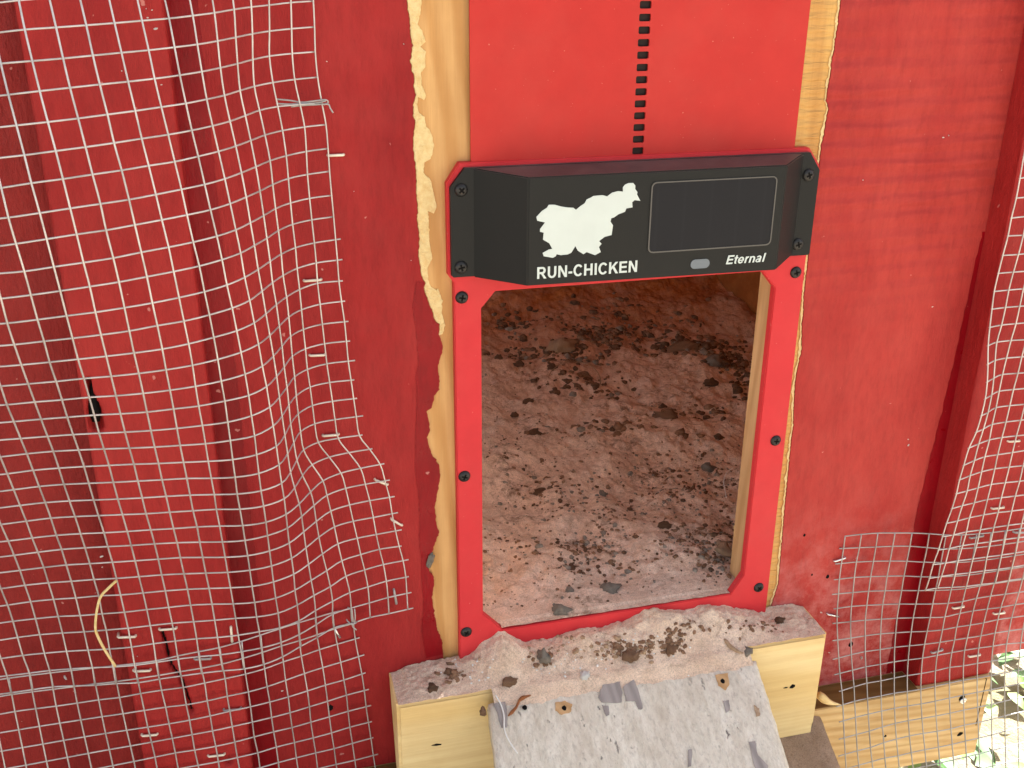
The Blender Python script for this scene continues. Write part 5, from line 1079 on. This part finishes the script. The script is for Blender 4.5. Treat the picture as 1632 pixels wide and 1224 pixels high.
LOWER_RIGHT = (19, 16, "3786 20 428 3953 3 435 4116 -25 442 4276 -69 446 4430 -120 453 4585 -173 454 4742 -220 445 4901 -246 437 5064 -258 430 5226 -264 425 5386 -268 424 5544 -273 427 5703 -274 428 5865 -271 429 6028 -267 430 6192 -263 431 3806 45 272 3967 21 271 4128 -13 275 4289 -53 283 4445 -104 291 4599 -163 289 4752 -211 280 4912 -240 274 5076 -252 267 5239 -258 263 5401 -262 262 5560 -266 264 5721 -266 266 5883 -264 266 6047 -261 267 6211 -256 268 3803 37 104 3962 25 103 4129 -11 108 4287 -54 113 4441 -106 120 4597 -161 120 4756 -206 118 4918 -235 112 5083 -248 105 5247 -253 102 5410 -256 101 5571 -259 103 5733 -260 104 5897 -258 105 6061 -255 105 6226 -251 106 3793 16 -65 3956 10 -67 4120 -20 -64 4278 -61 -58 4435 -110 -49 4592 -163 -49 4757 -210 -46 4920 -235 -49 5085 -245 -56 5250 -248 -58 5414 -250 -57 5578 -253 -56 5742 -253 -56 5906 -252 -57 6071 -250 -56 6237 -248 -56 3798 1 -229 3958 -3 -237 4120 -26 -234 4280 -66 -228 4436 -113 -219 4594 -162 -214 4755 -208 -207 4917 -235 -210 5082 -243 -216 5248 -242 -216 5415 -241 -215 5582 -245 -214 5747 -247 -216 5912 -246 -217 6077 -245 -217 6243 -245 -217 3800 -13 -394 3962 -9 -401 4124 -30 -401 4281 -66 -394 4439 -110 -384 4596 -159 -378 4755 -208 -370 4914 -235 -371 5079 -242 -374 5246 -233 -371 5414 -232 -372 5582 -238 -373 5747 -241 -376 5913 -241 -377 6080 -241 -377 6247 -244 -377 3806 -37 -556 3964 -33 -570 4122 -47 -569 4284 -81 -561 4439 -116 -552 4595 -159 -544 4755 -209 -534 4908 -235 -536 5083 -235 -524 5245 -226 -528 5410 -229 -531 5570 -235 -534 5742 -234 -532 5913 -235 -536 6081 -239 -538 6248 -245 -538 3806 -91 -724 3965 -78 -739 4125 -84 -736 4286 -106 -725 4441 -133 -720 4597 -167 -711 4752 -208 -703 4911 -235 -695 5074 -239 -688 5239 -234 -696 5403 -232 -698 5568 -235 -686 5740 -232 -694 5911 -234 -698 6080 -241 -700 6247 -251 -699 3804 -157 -896 3963 -132 -904 4123 -128 -899 4284 -143 -892 4442 -156 -884 4600 -176 -879 4756 -204 -869 4911 -235 -850 5081 -239 -849 5242 -229 -861 5406 -230 -864 5571 -235 -855 5742 -236 -858 5911 -238 -862 6079 -249 -864 6245 -262 -861 3809 -206 -1052 3969 -182 -1061 4127 -172 -1057 4289 -180 -1051 4447 -184 -1045 4603 -192 -1045 4758 -211 -1038 4910 -235 -1014 5085 -233 -1013 5250 -221 -1024 5418 -224 -1024 5583 -235 -1023 5747 -239 -1022 5912 -252 -1029 6078 -265 -1029 6244 -278 -1024 3815 -275 -1215 3972 -244 -1223 4128 -230 -1219 4286 -235 -1216 4442 -234 -1212 4598 -230 -1214 4757 -239 -1212 4916 -249 -1201 5085 -249 -1190 5252 -249 -1202 5419 -253 -1200 5584 -262 -1195 5747 -270 -1194 5912 -279 -1198 6080 -286 -1194 6247 -296 -1188 3822 -318 -1361 3976 -287 -1372 4130 -279 -1374 4286 -280 -1372 4441 -277 -1372 4597 -276 -1381 4756 -278 -1384 4922 -281 -1377 5093 -282 -1369 5262 -278 -1368 5429 -283 -1369 5593 -290 -1363 5759 -294 -1358 5924 -294 -1358 6091 -302 -1357 6257 -314 -1352 3807 -390 -1502 3965 -359 -1518 4124 -341 -1526 4284 -332 -1527 4443 -323 -1531 4603 -316 -1540 4765 -316 -1546 4931 -318 -1543 5100 -320 -1536 5268 -319 -1532 5436 -319 -1530 5603 -321 -1526 5770 -321 -1522 5936 -320 -1520 6102 -325 -1519 6268 -336 -1516 3789 -470 -1648 3949 -439 -1668 4114 -416 -1679 4280 -395 -1680 4445 -373 -1686 4610 -360 -1696 4775 -358 -1703 4941 -361 -1704 5107 -364 -1700 5274 -363 -1695 5442 -363 -1692 5610 -362 -1689 5777 -359 -1683 5943 -356 -1681 6109 -359 -1681 6275 -368 -1679 3782 -537 -1800 3942 -505 -1819 4109 -484 -1833 4280 -458 -1830 4446 -432 -1842 4613 -416 -1851 4780 -413 -1856 4945 -417 -1861 5111 -419 -1861 5276 -414 -1854 5444 -415 -1854 5611 -411 -1851 5779 -406 -1843 5944 -400 -1841 6110 -402 -1841 6277 -410 -1840 3790 -579 -1956 3954 -551 -1969 4121 -531 -1978 4283 -512 -1985 4447 -502 -2002 4612 -490 -2007 4779 -484 -2012 4945 -482 -2016 5110 -482 -2015 5275 -476 -2013 5441 -472 -2014 5607 -467 -2010 5774 -461 -2004 5940 -456 -2001 6106 -456 -1999 6273 -461 -1997 3799 -620 -2112 3963 -598 -2123 4127 -582 -2131 4288 -570 -2142 4450 -564 -2155 4614 -559 -2161 4777 -554 -2168 4942 -549 -2170 5108 -548 -2167 5271 -541 -2169 5435 -533 -2172 5600 -526 -2168 5766 -521 -2163 5932 -516 -2158 6099 -515 -2156 6265 -519 -2153 3804 -666 -2267 3967 -649 -2278 4129 -636 -2288 4291 -628 -2298 4453 -623 -2309 4615 -620 -2316 4777 -616 -2322 4940 -612 -2324 5104 -609 -2323 5267 -602 -2325 5430 -594 -2327 5594 -587 -2324 5758 -582 -2319 5923 -578 -2315 6089 -578 -2311 6256 -580 -2308 3806 -713 -2423 3968 -700 -2435 4130 -691 -2444 4291 -684 -2454 4453 -679 -2464 4615 -676 -2472 4776 -673 -2477 4938 -670 -2479 5099 -666 -2480 5262 -660 -2481 5424 -653 -2481 5587 -647 -2479 5750 -643 -2475 5914 -641 -2470 6079 -641 -2466 6245 -643 -2462")

# ------------------------------------------------------------------ wire mesh sheets
def wire_sheet(data, label, rad, mat, stub=None):
    nr, nc, s = data
    a = np.array(s.split(), float).reshape(nr, nc, 3) / 10000.0
    base = Vector(a[nr - 1, nc // 2])
    root = thing('wire_mesh', label, 'wire mesh', base, 'wire mesh sheets stapled to the coop')
    for r in range(nr):
        p = [Vector(a[r, c]) + Vector((0, rad * 0.75, 0)) for c in range(nc)]
        if stub and r >= stub[0]:
            p = [p[0] + (p[0] - p[1]).normalized() * stub[1] * (0.5 + 0.9 * random.random())] + p
        tube('wire', spline(p, 3), rad, mat, root, 6)
    for c in range(nc):
        p = [Vector(a[r, c]) - Vector((0, rad * 0.75, 0)) for r in range(nr)]
        tube('wire', spline(p, 3), rad, mat, root, 6)
    return root
wire_sheet(UPPER_LEFT, 'large wire mesh sheet bulging over the left trim board', 0.00063, M['wire'], (13, 0.004))
wire_sheet(LOWER_LEFT, 'flat wire mesh sheet tucked under the bulging one at the lower left', 0.00064, M['wire'], (1, 0.004))
wire_sheet(UPPER_RIGHT, 'bright wire mesh sheet hanging over the right trim board', 0.00066, M['wire'], None)
wire_sheet(LOWER_RIGHT, 'dull grey wire mesh sheet at the lower right reaching down over the pine board', 0.00062, M['wire_dull'], (1, 0.006))

# ------------------------------------------------------------------ staples and ties
def staple(u0, v0, u1, v1, y, label, mat='staple', lift=0.0022, group='staples holding the wire mesh'):
    p, q = at(u0, v0, y - lift), at(u1, v1, y - lift)
    d = (q - p).normalized()
    back = Vector((0, lift + 0.004, 0))
    pts = [p + back, p + Vector((0, 0.0008, 0)) - d * 0.0001, p + d * 0.0006, q - d * 0.0006, q + Vector((0, 0.0008, 0)), q + back]
    o = tube('staple', pts, 0.00105, M[mat], None, 6)
    return tag(o, label, 'staple', group)
W, B = PF, YT
staple(523, 248, 548, 247, W, 'staple sticking out right of the left mesh below the wire tie')
staple(485, 448, 512, 446, W, 'second staple down the right edge of the left mesh')
staple(494, 567, 518, 566, W, 'third staple down the right edge of the left mesh')
staple(515, 695, 540, 693, W, 'staple where the edge of the left mesh kinks outwards')
staple(598, 765, 618, 773, W, 'slanted staple just below the kink of the left mesh edge')
staple(624, 828, 641, 838, W, 'bright slanted staple at the edge of the left mesh, left of the lower torn paint')
staple(628, 941, 632, 963, W, 'upright staple in the lower right corner of the left mesh', 'wire_dull')
staple(534, 1003, 542, 1017, W, 'bright bent staple under the left mesh\'s bottom edge', 'steel')
staple(188, 1016, 216, 1015, B, 'staple on the left trim board right of the curved straw')
staple(254, 1004, 281, 1002, B, 'staple across the top of the crack in the left trim board')
staple(368, 1001, 370, 1024, B, 'upright staple at the right edge of the left trim board')
staple(310, 1051, 336, 1050, B, 'staple right of the crack where the two left meshes overlap', 'wire_dull')
staple(213, 1070, 240, 1069, B, 'staple left of the crack in the overlap of the left meshes')
staple(226, 1173, 251, 1171, B, 'cream staple low on the left trim board')
staple(357, 1133, 384, 1130, B, 'grey staple at the trim board\'s right edge below the overlap', 'wire_dull')
staple(332, 1206, 358, 1203, B, 'lowest staple on the left trim board, beside the dark hole')
staple(1608, 704, 1626, 703, B, 'topmost staple on the right trim board')
staple(1582, 811, 1601, 809, B, 'staple second from the top on the right trim board')
staple(1547, 858, 1568, 854, B, 'staple at the top of the overlap of the right meshes', 'wire_dull')
staple(1617, 849, 1640, 849, B, 'staple at the right picture edge in the overlap of the right meshes', 'wire_dull')
staple(1520, 970, 1537, 967, B, 'staple just below the overlap on the right trim board')
staple(1585, 979, 1602, 977, B, 'staple right of the one just below the overlap on the right trim board')
staple(1486, 1041, 1503, 1036, B, 'dark rusty staple at the left foot of the right trim board', 'wire_dull')
staple(1545, 1047, 1563, 1044, B, 'bright staple beside a rust stain at the foot of the right trim board')
staple(1330, 895, 1348, 889, W, 'bright staple at the upper left corner of the lower right mesh', 'steel')
staple(1319, 979, 1338, 983, W, 'shiny staple beside the block\'s right end', 'steel')
def tie(label, strands, parent_loc):
    root = thing('wire_tie', label, 'wire tie', parent_loc)
    for s in strands:
        tube('strand', spline(s, 4), 0.00062, M['wire_dull'], root, 6)
ty = -0.004
tie('twisted wire tie across the right edge of the left mesh near the top',
    [[at(u, v, ty - dy) for u, v, dy in ((440, 158, 0.004), (462, 160, 0.002), (480, 163, 0), (500, 161, 0.001), (518, 159, 0.001), (523, 163, 0), (516, 167, 0))],
     [at(u, v, ty - dy) for u, v, dy in ((440, 165, 0.004), (460, 166, 0.002), (480, 165, 0.001), (502, 164, 0), (519, 161, 0.0012))],
     [at(u, v, ty - dy) for u, v, dy in ((464, 170, 0.003), (482, 168, 0.001), (500, 167, 0), (522, 166, 0.001), (526, 172, 0.001), (531, 180, 0.002))]], at(480, 163, ty))
tie('knotted wire tie at the bottom edge of the left mesh',
    [[at(u, v, ty - dy) for u, v, dy in ((554, 968, 0.002), (559, 972, 0.002), (560, 985, 0.001), (562, 998, 0), (568, 1004, 0))],
     [at(u, v, ty - dy) for u, v, dy in ((565, 970, 0.002), (566, 985, 0.003), (563, 996, 0.003), (555, 991, 0.002), (552, 987, 0))],
     [at(u, v, ty - dy) for u, v, dy in ((548, 996, 0.002), (556, 994, 0.004), (565, 994, 0.004), (570, 990, 0.001))]], at(560, 985, ty))

# ------------------------------------------------------------------ weeds on the sunlit ground beyond
def weeds(name, n, area, size, mat, label, seed):
    rd = random.Random(seed)
    vs, fs = [], []
    for k in range(n):
        x, y = rd.uniform(area[0], area[1]), rd.uniform(area[2], area[3])
        z = -0.42 + rd.uniform(0.01, 0.10)
        a, tilt = rd.uniform(0, 6.28), rd.uniform(0.1, 1.0)
        L, Wd = size * rd.uniform(0.6, 1.4), size * rd.uniform(0.28, 0.5)
        d = Vector((math.cos(a) * math.cos(tilt), math.sin(a) * math.cos(tilt), math.sin(tilt) * rd.choice((1, 0.4, -0.4))))
        sd_ = Vector((-math.sin(a), math.cos(a), rd.uniform(-0.4, 0.4)))
        up = d.cross(sd_).normalized()
        p = Vector((x, y, z)); b = len(vs)
        prof = ((0, 0.06), (0.25, 0.8), (0.55, 1.0), (0.8, 0.6), (1.0, 0.03))
        for t, w in prof:
            c = p + d * (L * t) - Vector((0, 0, 1)) * (L * 0.35 * t * t)
            vs += [c - sd_ * (Wd * w * 0.5) + up * (0.12 * Wd * w), c, c + sd_ * (Wd * w * 0.5) + up * (0.12 * Wd * w)]
        for i in range(len(prof) - 1):
            q = b + 3 * i
            fs += [(q, q + 1, q + 4, q + 3), (q + 1, q + 2, q + 5, q + 4)]
    o = from_py(name, vs, fs, mat, None, True)
    return tag(o, label, 'weeds', kind='stuff')
weeds('weeds', 1200, (0.45, 1.7, 0.0, 1.4), 0.05, M['leaf'], 'broad leaved green weeds in bright sun beyond the coop corner', 3)
weeds('pale_weeds', 350, (0.45, 1.7, 0.0, 1.4), 0.04, M['leaf_pale'], 'pale yellow green weeds in bright sun beyond the coop corner', 4)
weeds('grass', 1600, (0.3, 3.0, -1.0, 3.0), 0.05, M['leaf'], 'low grass over the sunlit yard around the weeds', 5)
